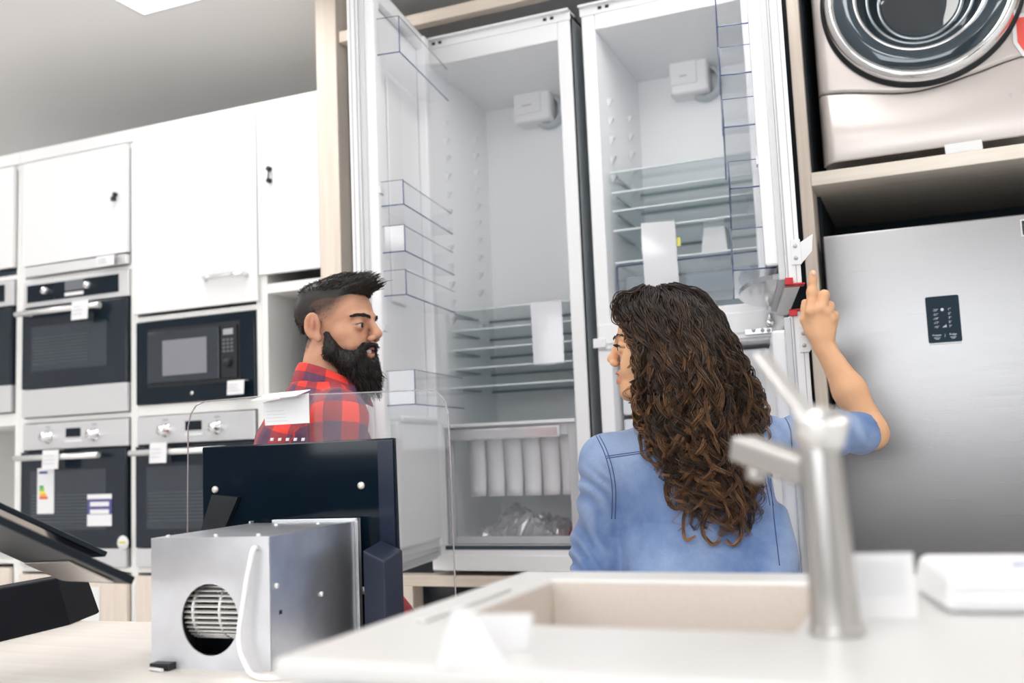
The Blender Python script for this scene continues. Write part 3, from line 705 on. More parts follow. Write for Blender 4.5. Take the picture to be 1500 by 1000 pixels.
# upper and lower front panels meet along a wave
def wave(x): return 2.303-.052*math.exp(-((x-.03)/.16)**2)*.75+(.012 if x > .2 else 0)*min(1, (x-.2)/.1)
def facade(z_lo, z_hi, n=72, lower=False):
    rows = []
    for i in range(n+1):
        x = wx0+(wx1-wx0)*i/n
        a, b = z_lo(x), z_hi(x); row = []
        for j in range(49):
            z = a+(b-a)*j/48
            e = min(1, min(x-wx0, wx1-x)/.03); e = 1-(1-e)**2
            y = FY+.028-.026*e
            if lower: y -= .030*math.sin(math.pi*min(1, max(0, (b-z)/(b-a)))*.75)*e
            row.append((x, y, z))
        rows.append(row)
    return rows
g = MB().grid(facade(wave, lambda x: wz1))
keep = [i for i, q in enumerate(g.f) if math.hypot(sum(g.v[k][0] for k in q)/4-cx, sum(g.v[k][2] for k in q)/4-cz) > cr-.008]
g.f = [g.f[i] for i in keep]; g.sm = [True]*len(keep); o = g.build('front_panel', M_WASH, t); o.modifiers.new('s', 'SOLIDIFY').thickness = .004
g = MB().grid(facade(lambda x: wz0+.012, lambda x: wave(x)-.004, lower=True)); o = g.build('lower_front_panel', M_WASH, t); o.modifiers.new('s', 'SOLIDIFY').thickness = .004
# porthole door
fy = FY+.0
MB().lathe([(cr+.012, .0), (cr+.012, .012), (cr, .016)], (cx, fy+.004, cz), (0, -1, 0), 80).build('door_seal', M_BLACK, t)
d = MB().lathe([(cr+.002, .004), (cr+.001, .028), (cr-.008, .042), (cr-.018, .046), (cr-.028, .042), (cr-.030, .036)], (cx, fy, cz), (0, -1, 0), 96).build('porthole_door', M_CHROME, t)
MB().lathe([(cr-.028, .038), (cr-.05, .047), (cr-.075, .048), (cr-.083, .044)], (cx, fy, cz), (0, -1, 0), 96).build('tinted_ring', mat('tinted_ring', (.03, .05, .065), .05, .25, .9, coat=.5), d)
MB().lathe([(cr-.082, .045), (cr-.086, .047), (cr-.092, .04)], (cx, fy, cz), (0, -1, 0), 96).build('inner_chrome_ring', M_CHROME, d)
MB().lathe([(cr-.092, .036), (cr-.110, .012), (cr-.135, -.028), (cr-.15, -.05), (cr-.165, -.06), (cr-.20, -.064), (0, -.06)], (cx, fy, cz), (0, -1, 0), 96).build('glass_bowl', mat('bowl_glass', (.02, .03, .038), .05, 0, .9, coat=.6), d)
for q, (rr, hh) in enumerate(((cr-.118, -.002), (cr-.148, -.046))):
    MB().lathe([(rr+.005, hh), (rr, hh+.005), (rr-.005, hh)], (cx, fy, cz), (0, -1, 0), 80).build('bowl_highlight_ring', mat('bowl_rim', (.35, .39, .42), .06, .6, .8), d)  # paler rings stand in for highlights in the bowl glass
# filter flap, foot gap, red sticker
ff = MB(); P = rrect(.20, .094, .012)
ff.prism([(.284+x, FY-.004, 2.156+z) for x, z in P], (0, -.018, 0)); fo = ff.build('filter_flap', M_WASH, t, .001)
ff = MB(); P = rrect(.205, .099, .013); ff.prism([(.284+x, FY-.002, 2.156+z) for x, z in P], (0, -.0175, 0)); ff.build('flap_gap', mat('gap_brown', (.2, .19, .18), .6), t)
MB().lathe([(.014, 0), (.014, .002), (0, .004)], (.268, FY-.022, 2.192), (0, -1, 0), 18).build('flap_catch', M_GASKET, fo)
for xx in (wx0+.06, wx1-.06): MB().lathe([(.02, 0), (.02, .008)], (xx, FY+.09, 2.0625), (0, 0, 1), 16, True).build('foot', M_BLACK, t)
boxo('foot_strip', (wx0+.01, FY+.03, 2.064), (wx1-.01, FY+.05, 2.074), M_GASKET, t)
t = thing('red_sticker', 'red shield sticker with white border on the washing machine beside its porthole', 'sticker', (.36, FY-.003, 2.36))
sh = [(-.062, .07), (.062, .07), (.064, -.01), (.045, -.05), (.0, -.078), (-.045, -.05), (-.064, -.01)]
MB().prism([(.352+x, FY-.0016, 2.362+z) for x, z in sh], (0, -.0012, 0)).build('border', M_PAPER, t)
MB().prism([(.352+x*.84, FY-.0030, 2.362+z*.84) for x, z in sh], (0, -.0008, 0)).build('shield', mat('sticker_red', rgb(232, 88, 76), .4), t)
q = [onY(*p, FY-.032) for p in ((1381, 206), (1436, 197), (1440, 221), (1384, 230))]
t = thing('blank_card', 'blank white card leaning at the foot of the washing machine', 'card', (.138, FY-.02, 2.063))
MB().hexa([(.092, FY-.021, 2.063), (.187, FY-.021, 2.063), (.187, FY-.019, 2.063), (.092, FY-.019, 2.063), (.090, FY-.0205, 2.112), (.185, FY-.0205, 2.112), (.185, FY-.0185, 2.112), (.090, FY-.0185, 2.112)]).build('card', M_PAPER, t)
# ---- steel fridge
t = thing('steel_fridge', 'large closed stainless steel fridge with a dark control display', 'fridge', (.1, 3.3, .02))
fx0, fx1, fzt = -.254, .62, 1.874
boxo('fridge_body', (fx0+.006, FY+.075, .02), (fx1-.006, PB-.05, fzt-.01), mat('dark_grey_side', (.16, .17, .18), .5), t)
dd = boxo('fridge_door', (fx0, FY, .72), (fx1, FY+.07, fzt), M_STEEL, t, .004)
boxo('freezer_door', (fx0, FY, .03), (fx1, FY+.07, .71), M_STEEL, t, .004)
p = [onY(*q, FY-.002) for q in ((1356, 436), (1403, 432), (1409, 498), (1361, 503))]
cxp, czp = sum(v[0] for v in p)/4, sum(v[2] for v in p)/4
cw, ch = .086, .130
cp = MB().prism([(cxp+x, FY-.0005, czp+z) for x, z in rrect(cw, ch, .005)], (0, -.0025, 0)).build('control_display', mat('display_navy', (.010, .026, .042), .3, 0, .12), t)
boxo('display_ledge', (cxp-cw/2+.002, FY-.004, czp-ch/2-.004), (cxp+cw/2-.002, FY-.0005, czp-ch/2), M_GLIT, cp)
M_LED = mat('display_print', (.75, .82, .88), .5)
X, Z = (1, 0, 0), (0, 0, 1); yy = FY-.0032
for k, (a, b) in enumerate((('-23°', '1°'), ('-21°', '2°'), ('-19°', '3°'), ('-17°', '5°'), ('-15°', '7°'))):
    zz = czp+.0235-k*.0118
    text('temperature_print', a, .0085, (cxp-.019, yy, zz), X, Z, M_LED, cp); text('temperature_print', b, .0085, (cxp+.0165, yy, zz), X, Z, M_LED, cp)
MB().lathe([(.0042, 0), (.0042, .0006), (0, .0006)], (cxp-.0015, yy+.0006, czp+.0265), (0, -1, 0), 14).build('snowflake_mark', M_LED, cp)
for k in range(3): boxo('signal_mark', (cxp-.003+k*.0035, yy-.0002, czp-.0235), (cxp-.001+k*.0035, yy+.0004, czp-.0205+k*.0022), M_LED, cp)
text('word_print', 'Freezer', .0075, (cxp-.020, yy, czp-.046), X, Z, M_LED, cp); text('word_print', 'Fridge', .0075, (cxp+.021, yy, czp-.046), X, Z, M_LED, cp)
for sx in (-.020, .021):
    for k in range(2): boxo('small_print', (cxp+sx-.008+k*.003, yy-.0002, czp-.0515-k*.0035), (cxp+sx+.008-k*.003, yy+.0004, czp-.0505-k*.0035), M_LED, cp)
boxo('divider_line', (cxp, yy-.0002, czp-.051), (cxp+.0006, yy+.0004, czp-.042), M_LED, cp)
lg = boxo('badge', (.262, FY-.0020, 1.812), (.302, FY-.0005, 1.858), M_PAPER, t)
boxo('badge_field', (.2655, FY-.0026, 1.8155), (.2985, FY-.0018, 1.8545), M_BLACK, lg)
boxo('badge_stripe', (.270, FY-.0030, 1.840), (.2985, FY-.0024, 1.845), mat('badge_teal', rgb(90, 170, 160), .4), lg)
# ------------------------------------------------------------------ sink counter in the right foreground
KZ = 1.135
M_SINK = mat('white_composite', (.64, .635, .625), .35, var=.02, vscale=300)
M_BASIN = mat('cream_basin', rgb(214, 204, 196), .45, var=.04, vscale=400)  # beige of shade and warm light put into the basin colour
t = thing('sink_counter', 'white composite sink counter in the right foreground', 'sink', (.1, .95, 0))
KX0, KX1, KY0, KY1 = -.520, .75, .700, 1.262
bx0, bx1, by0, by1 = -.452, -.122, .885, 1.182
th = .020
def ring_slab(xs, ys, z0, z1):
    """slab with one rectangular hole: 3 x 3 cells without the middle one"""
    mb = MB(); vs = [(x, y, z) for z in (z0, z1) for y in ys for x in xs]; I = lambda i, j, k: k*16+j*4+i; fs = []
    for j in range(3):
        for i in range(3):
            if (i, j) == (1, 1): continue
            fs += [(I(i, j, 1), I(i+1, j, 1), I(i+1, j+1, 1), I(i, j+1, 1)), (I(i, j, 0), I(i, j+1, 0), I(i+1, j+1, 0), I(i+1, j, 0))]
    for i in range(3):
        fs += [(I(i, 0, 0), I(i+1, 0, 0), I(i+1, 0, 1), I(i, 0, 1)), (I(i, 3, 0), I(i, 3, 1), I(i+1, 3, 1), I(i+1, 3, 0)), (I(0, i, 0), I(0, i, 1), I(0, i+1, 1), I(0, i+1, 0)), (I(3, i, 0), I(3, i+1, 0), I(3, i+1, 1), I(3, i, 1))]
    fs += [(I(1, 1, 0), I(1, 1, 1), I(2, 1, 1), I(2, 1, 0)), (I(1, 2, 0), I(2, 2, 0), I(2, 2, 1), I(1, 2, 1)), (I(1, 1, 0), I(1, 2, 0), I(1, 2, 1), I(1, 1, 1)), (I(2, 1, 0), I(2, 1, 1), I(2, 2, 1), I(2, 2, 0))]
    return mb._add(vs, fs)
o = ring_slab((KX0, bx0, bx1, KX1), (KY0, by0, by1, KY1), KZ-th, KZ).build('worktop', M_SINK, t)
_b = o.modifiers.new('bevel', 'BEVEL'); _b.width = .007; _b.segments = 4; _b.limit_method = 'ANGLE'; _b.angle_limit = .6
b = MB(); D = .19
b.box((bx0-.006, by0-.006, KZ-th-D), (bx0+.001, by1+.006, KZ-.004)).box((bx1-.001, by0-.006, KZ-th-D), (bx1+.006, by1+.006, KZ-.004))
b.box((bx0, by0-.006, KZ-th-D), (bx1, by0+.001, KZ-.004)).box((bx0, by1-.001, KZ-th-D), (bx1, by1+.006, KZ-.004)).box((bx0, by0, KZ-th-D), (bx1, by1, KZ-th-D+.006))
b.build('basin', M_BASIN, t)
g = MB()
g.box((KX0+.012, KY0+.03, .1), (bx0-.012, KY1-.02, KZ-th)); g.box((bx1+.012, KY0+.03, .1), (KX1-.01, KY1-.02, KZ-th)); g.box((bx0-.012, KY0+.03, .1), (bx1+.012, KY1-.02, KZ-th-D-.01))
g.box((KX0+.05, KY0+.08, 0), (KX1-.05, KY1-.06, .1))
g.build('base_cabinet', M_LAC, t)
lab(boxo('drainer_ledge', (KX0+.04, by0-.015, KZ), (bx0-.012, by1-.10, KZ+.004), M_SINK, t, .003), 'raised ledge left of the basin')
# steel rail and knobs along the near edge
t = thing('front_rail', 'blurred grey steel rail under the near edge of the sink counter', 'rail', (-.1, KY0-.01, KZ-.04))
boxo('bar', (KX0+.06, KY0-.004, KZ-.060), (KX1, KY0+.026, KZ-.0225), mat('rail_steel', (.50, .50, .54), .35, .9), t, .004)
for x in (KX0+.010, KX0+.036): MB().tube([(x, KY0+.020, KZ-.034), (x, KY0-.012, KZ-.036)], .0085, 12).build('end_knob', mat('white_knob', (.82, .82, .83), .35), t)
# ------------------------------------------------------------------ faucet
R_V = np.array([_cy, _sy, 0.0]); F_V = np.array([-_sy, _cy, 0.0]); U_V = np.array([0, 0, 1.0])
fx, fyy = -.087, .883
t = thing('kitchen_faucet', 'brushed steel kitchen faucet with angled spout and lever on the sink counter', 'faucet', (fx, fyy, KZ))
M_FAU = mat('faucet_steel', (.50, .485, .47), .28, 1.0)
zt = KZ+.185
fax = U_V-.022*R_V
MB().lathe([(.0222, 0), (.0222, .0003), (.0222, .0055), (.0222, .006), (.0204, .0062), (.0204, .0066)]+[(.0204-.0034*q, .0066+(zt-KZ-.0326)*q) for q in np.linspace(.02, 1, 24)], (fx, fyy, KZ), tuple(fax), 48, True).build('body', M_FAU, t)
M_LITST = mat('bright_steel', (.80, .79, .78), .35, 1.0)  # paler copy of the faucet steel: highlights put into cap and lever
ft = np.array([fx, fyy, KZ])+fax*(zt-KZ-.028)
cax = U_V-.42*F_V+.10*R_V; cax = cax/np.linalg.norm(cax)
MB().lathe([(.0155, -.004), (.0165, .0), (.0215, .003), (.0232, .024), (.0220, .0275), (.0, .0285)], tuple(ft+F_V*.004), tuple(cax), 40, True).build('cap', M_LITST, t)
a = dep(1192, 583, .825); e = dep(1113, 521, .90)
a = ft+cax*.020-R_V*.008
dv = e-a; sd = np.cross(dv, [0, 0, 1.0]); sd = sd/np.linalg.norm(sd)*.0095; up = np.cross(sd, dv); up = up/np.linalg.norm(up)*.0052
MB().hexa([tuple(q) for q in (a-sd-up, a+sd-up, e+sd*.8-up*.8, e-sd*.8-up*.8, a-sd+up, a+sd+up, e+sd*.8+up*.8, e-sd*.8+up*.8)]).build('lever', mat('bright_steel', (.80, .79, .78), .35, 1.0), t, .002)
a = np.array([fx, fyy, dep(1200, 700, .82)[2]]); e = dep(1087, 655, .93)
dv = e-a; sd = np.cross(dv, [0, 0, 1.0]); sd = sd/np.linalg.norm(sd)*.0165; up = np.cross(sd, dv); up = up/np.linalg.norm(up)*.0115
s_ = MB().hexa([tuple(q) for q in (a-sd-up, a+sd-up, e+sd-up, e-sd-up, a-sd+up, a+sd+up, e+sd+up, e-sd+up)]).build('spout', M_FAU, t, .004, 3)
q = e-dv/np.linalg.norm(dv)*.022
MB().lathe([(.009, 0), (.009, .014), (.006, .016)], tuple(q-up*.9), tuple(-up), 18, True).build('aerator', M_FAU, t)
# ------------------------------------------------------------------ papers on the counter
t = thing('price_tent', 'white folded price tent standing at the front left of the sink counter', 'price tent', (*onZ(690, 975, KZ)[:2], KZ))
b0, b1 = onZ(641, 976, KZ), onZ(738, 978, KZ); D0 = float((b0-CAM)@FW)
t0, t1 = dep(664, 892, D0), dep(683, 893, D0)
MB().prism([tuple(b0), tuple(b1), tuple(t1), tuple(t0)], (0.002, .004, 0)).build('front_leaf', M_PAPER, t)
c0, c1 = onZ(705, 955, KZ), onZ(770, 952, KZ); D1 = float((c0-CAM)@FW)
MB().prism([tuple(c0), tuple(c1), tuple(dep(776, 899, D1)), tuple(dep(690, 900, D1))], (.002, .004, 0)).build('rear_leaf', M_CARD, t)
def standing_leaf(label, q, seed, name='info_leaflet', lines=5):
    b0, b1 = onZ(*q[3], KZ), onZ(*q[2], KZ); d0, d1 = float((b0-CAM)@FW), float((b1-CAM)@FW)
    t0, t1 = dep(*q[0], d0+.012), dep(*q[1], d1+.012)
    t = thing(name, label, 'leaflet', tuple((b0+b1)/2))
    n = np.cross(b1-b0, t0-b0); n = -n/np.linalg.norm(n)*.003
    if n[1] < 0: n = -n
    MB().prism([tuple(x) for x in (b0, b1, t1, t0)], tuple(n)).build('sheet', M_PAPER, t)
    R = random.Random(seed); mb = MB()
    for k in range(lines):
        f = .38+.52*k/lines; h = .035
        A = lambda u, f: b0*(1-u)*(1-f)+b1*u*(1-f)+t0*(1-u)*f+t1*u*f
        mb.prism([tuple(A(.08, f)-n*.3), tuple(A(R.uniform(.7, .9), f)-n*.3), tuple(A(.85, f+h)-n*.3), tuple(A(.08, f+h)-n*.3)], tuple(n*.2))
    mb.build('print_lines', mat('faint_print', (.70, .71, .74), .6), t)
    return t
standing_leaf('white printed leaflet standing on the sink counter right behind the faucet', [(1250, 810), (1337, 809), (1346, 905), (1254, 908)], 3)
lf = onZ(1440, 895, KZ)
t = thing('paper_stack', 'white stack of papers lying at the right end of the sink counter', 'papers', tuple(lf))
cc = onZ(1385, 900, KZ)
w = MB(); x0, y0 = cc[0], cc[1]
w.hexa([(x0, y0, KZ+.001), (x0+.26, y0+.03, KZ+.001), (x0+.23, y0+.16, KZ+.001), (x0-.03, y0+.13, KZ+.001), (x0+.004, y0+.006, KZ+.036), (x0+.26, y0+.034, KZ+.036), (x0+.23, y0+.16, KZ+.038), (x0-.022, y0+.126, KZ+.040)])
w.build('paper_pad', M_PAPER, t, .009, 4)
for k in range(2):
    w = MB(); z = KZ+.012*(k+1); w.prism([(x0+.010, y0+.0005-.0002*k, z), (x0+.25, y0+.0290, z), (x0+.25, y0+.0290, z+.0015), (x0+.010, y0+.0005, z+.0015)], (0, .003, 0)); w.build('sheet_edge', M_CARD, t)
boxo('pen_mark', (cc[0]+.06, cc[1]+.05, KZ+.0365), (cc[0]+.14, cc[1]+.058, KZ+.0395), mat('faint_blue', rgb(170, 175, 200), .5), t)
# ------------------------------------------------------------------ wooden table on the left
TZ = .95
t = thing('display_table', 'pale wooden display table in the left foreground', 'table', (-1.6, 1.3, 0))
A = onZ(-40, 904, TZ); B = onZ(222, 908, TZ)
far_dir = np.array([1, .09, 0]); 
MB().prism([(-2.3, .55, TZ-.035), (-.80, .55, TZ-.035), (-.80, B[1]+.04, TZ-.035), (-2.3, A[1]-.02, TZ-.035)], (0, 0, .035)).build('tabletop', M_TABLE, t, .003)
for x, y in ((-2.22, .65), (-.88, .65), (-2.22, 1.62), (-.88, 1.70)): boxo('leg', (x-.03, y-.03, 0), (x+.03, y+.03, TZ-.035), M_FRAME, t)
# ------------------------------------------------------------------ galvanised blower box with black and clear glass hood behind it
b0 = onZ(222, 978, TZ); b1 = onZ(397, 984, TZ)
M_GALV = mat('galvanised_sheet', (.63, .65, .70), .3, .85, var=.12, vscale=14)
M_GALVF = mat('galvanised_front', (.66, .67, .71), .4, .5, var=.08, vscale=12)
dx = (b1-b0)/np.linalg.norm(b1-b0); dyv = np.array([-dx[1], dx[0], 0.0])
BW = float(np.linalg.norm(b1-b0)); BH = zat(222, 788, b0)-TZ; BD = .31
T = Matrix.Identity(4)
for i in range(3): T[i][0], T[i][1], T[i][2], T[i][3] = dx[i], dyv[i], (0, 0, 1)[i], b0[i]
t = thing('blower_box', 'galvanised steel blower box with round opening on the wooden table', 'blower box', tuple(b0+dx*BW/2+dyv*BD/2))
hc = (BW*.50, BH*.375); hr = .056
# front sheet with a round hole
f = MB(T); n = 48; outer = []; inner = []
for k in range(n):
    a = 2*math.pi*k/n; c, s = math.cos(a), math.sin(a)
    inner.append((hc[0]+hr*c, 0, hc[1]+hr*s*1.06))
    sc = min(((BW-hc[0]) if c > 0 else hc[0])/max(abs(c), 1e-6), ((BH-hc[1]) if s > 0 else hc[1])/max(abs(s), 1e-6))
    outer.append((hc[0]+sc*c, 0, hc[1]+sc*s))
vs = outer+inner+[(x, .003, z) for x, y, z in outer]+[(x, .003, z) for x, y, z in inner]
fs = []
for k in range(n):
    j = (k+1) % n
    fs += [(k, j, n+j, n+k), (2*n+k, 3*n+k, 3*n+j, 2*n+j), (n+k, n+j, 3*n+j, 3*n+k)]
# corners of the sheet
f._add(vs, fs)
for cxx, czz in ((0, 0), (BW, 0), (BW, BH), (0, BH)):
    near = sorted(range(n), key=lambda k: (outer[k][0]-cxx)**2+(outer[k][2]-czz)**2)[:2]
    f._add([outer[near[0]], outer[near[1]], (cxx, 0, czz)], [(0, 1, 2)])
f.build('front_sheet', M_GALVF, t)
s = MB(T); s.box((0, .003, 0), (.002, BD, BH)).box((BW-.002, .003, 0), (BW, BD, BH)).box((.002, .003, 0), (BW-.002, BD, .002)).box((.002, .003, BH-.002), (BW-.002, BD, BH)).box((.002, BD-.002, .002), (BW-.002, BD, BH-.002))
s.build('box_sheet', M_GALV, t, .001)
s = MB(T); s.box((-.004, BD-.004, 0), (.0, BD+.01, BH+.004)); s.box((BW, BD-.004, 0), (BW+.007, BD+.01, BH+.006)); s.box((.05, BD-.004, BH), (BW+.007, BD+.008, BH+.006))
s.build('rear_flange', mat('bright_flange', (.80, .82, .84), .25, .7), t, .001)
for x, y in ((.02, .02), (BW*.5, .02), (BW*.86, .02), (BW*.45, BD*.75), (BW*.8, BD*.8)):
    sc = MB(T); sc.lathe([(.004, 0), (.004, .003), (0, .004)], (x, y, BH), (0, 0, 1), 12); sc.build('screw', mat('screw_white', (.8, .8, .78), .3, .4), t)
for y, z in ((.02, BH*.62), (.17, .10)):
    sc = MB(T); sc.lathe([(.0045, 0), (.0045, .003), (0, .004)], (BW, y, z), (1, 0, 0), 12); sc.build('screw', mat('screw_white'), t)
boxs = MB(T); boxs.box((BW, .028, BH*.40), (BW+.001, .036, BH*.43)); boxs.build('side_slot', M_BLACK, t)
# squirrel cage fan wheel behind the hole
w = MB(T); R0 = .05; cyl = (hc[0]+.010, .012, hc[1]+.010)
for k in range(34):
    a = 2*math.pi*k/34
    c, s2 = math.cos(a), math.sin(a)
    w.box((0, 0, 0), (0, 0, 0)) if False else None
    z = cyl[2]+R0*s2; y = .064+R0*c
    w.hexa([(hc[0]-.06, y-.0022, z-.0014), (hc[0]+.072, y-.0022, z-.0014), (hc[0]+.072, y+.0035, z+.0010), (hc[0]-.06, y+.0035, z+.0010),
            (hc[0]-.06, y-.0022, z+.0014), (hc[0]+.072, y-.0022, z+.0014), (hc[0]+.072, y+.0035, z+.0036), (hc[0]-.06, y+.0035, z+.0036)])
lab(w.build('fan_blades', mat('fan_zinc', (.74, .73, .71), .4, .5), t), 'ring of metal fan blades seen through the round opening')
w = MB(T)
for x in (hc[0]-.045, hc[0]+.008):
    w.lathe([(R0+.002, 0), (R0+.002, .004), (R0-.008, .004), (R0-.008, 0), (R0+.002, 0)], (x, .064, cyl[2]), (1, 0, 0), 40)
w.build('fan_rims', mat('fan_zinc'), t)
boxi = MB(T); boxi.box((.004, .116, .004), (BW-.004, .12, BH-.004)); boxi.build('inner_shroud', M_BLACK, t)
# cable
P = [T @ Vector(p) for p in ((BW*.90, -.001, BH*.915), (BW*.905, -.014, BH*.90), (BW*.875, -.020, BH*.72), (BW*.84, -.022, BH*.50), (BW*.815, -.024, BH*.32), (BW*.825, -.026, BH*.18), (BW*.88, -.03, BH*.08), (BW*.95, -.04, .006), (BW*1.1, -.06, .005), (BW*1.3, -.05, .005))]
def smooth_path(P, n=8):
    P = [np.array(p) for p in P]; out = []
    for i in range(len(P)-1):
        p0, p1, p2, p3 = P[max(i-1, 0)], P[i], P[i+1], P[min(i+2, len(P)-1)]
        for k in range(n):
            u = k/n; out.append(.5*((2*p1)+(-p0+p2)*u+(2*p0-5*p1+4*p2-p3)*u*u+(-p0+3*p1-3*p2+p3)*u**3))
    return out+[P[-1]]
lab(MB().tube(smooth_path(P), .0045, 10).build('cable', mat('white_cable', (.85, .85, .85), .4), t), 'white power cable')
bc = MB(T); bc.box((.012, -.02, 0.0005), (.05, .0, .012)); bc.build('terminal_block', M_BLACK, t)
bc = MB(T); bc.tube([(.015, -.022, .004), (.045, -.03, .004)], .003, 8); bc.build('terminal_wires', M_PAPER, t)
# ---- hood with black glass panel and clear canopy glass, just behind the box
o2 = b0+dyv*(BD+.022)
def on_plane(x, y, org=None):   # measured point on the plane of the hood panel
    r = ray(x, y); og = o2 if org is None else org; k = ((og-CAM)@dyv)/(r@dyv); return CAM+r*k
pa, pb = on_plane(293, 652), on_plane(575, 641)
t = thing('glass_hood', 'black glass cooker hood panel with clear canopy pane standing behind the blower box', 'cooker hood', (*((pa+pb)/2)[:2], TZ))
T2 = T.copy()
for i in range(3): T2[i][3] = o2[i]
loc = lambda p: ((p-o2)@dx, p[2]-TZ)
ux0, uz0 = loc(pa); ux1, uz1 = loc(pb)
bk = MB(T2); bk.prism([(ux0, .006, 0), (ux1+.004, .006, 0), (ux1, .006, uz1), (ux0, .006, uz1-.001)], (0, .012, 0))
bp = bk.build('black_panel', M_BLKGLASS, t, .003)
bk = MB(T2); bk.box((ux1-.035, .003, .0), (ux1-.002, .0055, uz1-.006)); lab(bk.build('panel_edge_strip', mat('navy_strip', (.016, .022, .045), .2, 0, .3), bp), 'dark blue edge strip')
for q in ((528, 711), (531, 865), (314, 717)):
    x, z = loc(on_plane(*q)); s = MB(T2); s.lathe([(.0075, 0), (.0075, .003), (.003, .0055), (0, .0055)], (x, .004, z), (0, -1, 0), 20); s.build('screw_head', mat('screw_cream', (.78, .74, .68), .3, .4), bp)
bt = MB(T2)
for k in range(5):
    x, z = loc(on_plane(397+k*11.4, 644)); bt.prism([(x-.004, .0045, z-.002), (x+.003, .0045, z-.002), (x+.0045, .0045, z+.004), (x-.0025, .0045, z+.004)], (0, -.002, 0))
lab(bt.build('touch_marks', M_PAPER, bp), 'row of five white touch marks')
g0 = [(262, 840), (264, 625), (268, 606), (276, 593), (290, 587), (370, 580), (500, 575), (618, 570), (632, 573), (643, 584), (649, 604), (653, 700), (660, 880), (660, 930)]
gp = [loc(on_plane(*q)) for q in g0]
gp = [(x, max(z, .0)) for x, z in gp]
gp[0] = (gp[0][0], 0.0); gp[-1] = (gp[-1][0], 0.0)
MB(T2).prism([(x, .024, z) for x, z in gp], (0, .006, 0)).build('canopy_glass', M_GLASS, t)
e = MB(T2); e.tube([(x, .027, z) for x, z in gp], .0016, 6); lab(e.build('glass_edge', clear('dim_edge', (.62, .60, .62), .2, .1, .3, (.8, .74, .76)), t), 'faint pinkish glass edge')
# dark housing behind the panel at the right, and a dark wedge at the left
org_h = o2-dyv*.085
q0, q1 = on_plane(531, 806, org_h), on_plane(563, 822, org_h)
u0_, u1_ = float((q0-o2)@dx), float((q1-o2)@dx)
hb = MB(T2); hb.hexa([(u0_, -.085, 0), (u1_, -.085, 0), (u1_, -.002, 0), (u0_-.0, -.002, 0), (u0_, -.085, q0[2]-TZ), (u1_, -.085, q1[2]-TZ), (u1_, -.002, q1[2]-TZ+.012), (u0_, -.002, q0[2]-TZ+.012)])
hb.build('motor_housing', mat('navy_housing', (.016, .022, .045), .35), t, .003)
wg = MB(T2); P4 = [loc(on_plane(*q)) for q in ((297, 775), (313, 724), (351, 728), (330, 778))]
wg.prism([(x, .005, z) for x, z in P4], (0, -.012, 0)); wg.build('cable_flap', M_BLACK, t)
# price tag folded over the top edge of the clear pane
t = thing('price_tag', 'white price tag folded over the top edge of the clear canopy glass', 'price tag', tuple(on_plane(410, 575)))
q = [loc(on_plane(*c)) for c in ((378, 588), (445, 575), (446, 619), (381, 623))]
MB(T2).prism([(x, .0195, z) for x, z in q], (0, .0015, 0)).build('front_leaf', M_CARD, t)
(xa_, za_), (xb_, zb_) = loc(on_plane(382, 579)), loc(on_plane(443, 573))
MB(T2).prism([(xa_-.016, -.015, za_-.012), (xb_-.008, -.012, zb_-.010), (xb_, .033, zb_+.004), (xa_, .033, za_+.004)], (0, .0, .0015)).build('top_leaf', M_PAPER, t)
paper_lines(None, 'print', tuple(T2 @ Vector((q[0][0]+.008, .019, q[0][1]-.02))), tuple(dx), (0, 0, 1), .05, 4, .007, mat('faint_print'), t, .0012, 5)
# ------------------------------------------------------------------ black slanted cooker hood at the far left of the table
t = thing('slanted_hood', 'black slanted cooker hood with two glass plates at the left edge of the table', 'cooker hood', (*onZ(40, 930, TZ)[:2], TZ))
f0 = onZ(-60, 955, TZ); f1 = onZ(103, 915, TZ); Dm = float((f1-CAM)@FW)
back = np.array([-.385, .923, 0])*.16
f1t = dep(84, 846, Dm+.02); f0t = f1t+(f0-f1)
MB().hexa([tuple(v) for v in (f0, f1, f1+back, f0+back, f0t, f1t, f1t+back*.9, f0t+back*.9)]).build('hood_body', mat('satin_black', (.006, .010, .015), .45, 0, .2), t, .004)
Am = dep(193, 856, 1.50); Bm = dep(-60, 741, 1.42); zA = Am[2]
r = ray(86, 853); kk = (zA-CAM_Z)/r[2]
Cm = CAM+r*kk
Cm = dep(98, 852, 1.86)
ev = (Cm-Am)
nrm = np.cross(Bm-Am, ev); nrm = nrm/np.linalg.norm(nrm)
if nrm[2] < 0: nrm = -nrm
def plate(A, B, C, th, m, name):
    D_ = B+(C-A)
    return MB().hexa([tuple(v) for v in (A, B, D_, C, A+nrm*th, B+nrm*th, D_+nrm*th, C+nrm*th)]).build(name, m, t, .002)
plate(Am, Bm, Cm, .012, mat('satin_black'), 'lower_plate')
uf = ev/np.linalg.norm(ev)
lab(plate(Am-nrm*.004+uf*.05+(Bm-Am)*.05, Am-nrm*.004+uf*.05+(Bm-Am)*.33, Cm-nrm*.004-uf*.03+(Bm-Am)*.05, .003, mat('beige_underside', (.42, .38, .35), .2, .4), 'underside_glass'), 'greyish reflecting underside')  # beige sheet stands in for the table mirrored in the plate
A2 = dep(154, 816, 1.72); B2 = A2+(Bm-Am)*.85
plate(A2, B2, A2+ev*.35, .010, M_BLKGLASS, 'upper_plate')
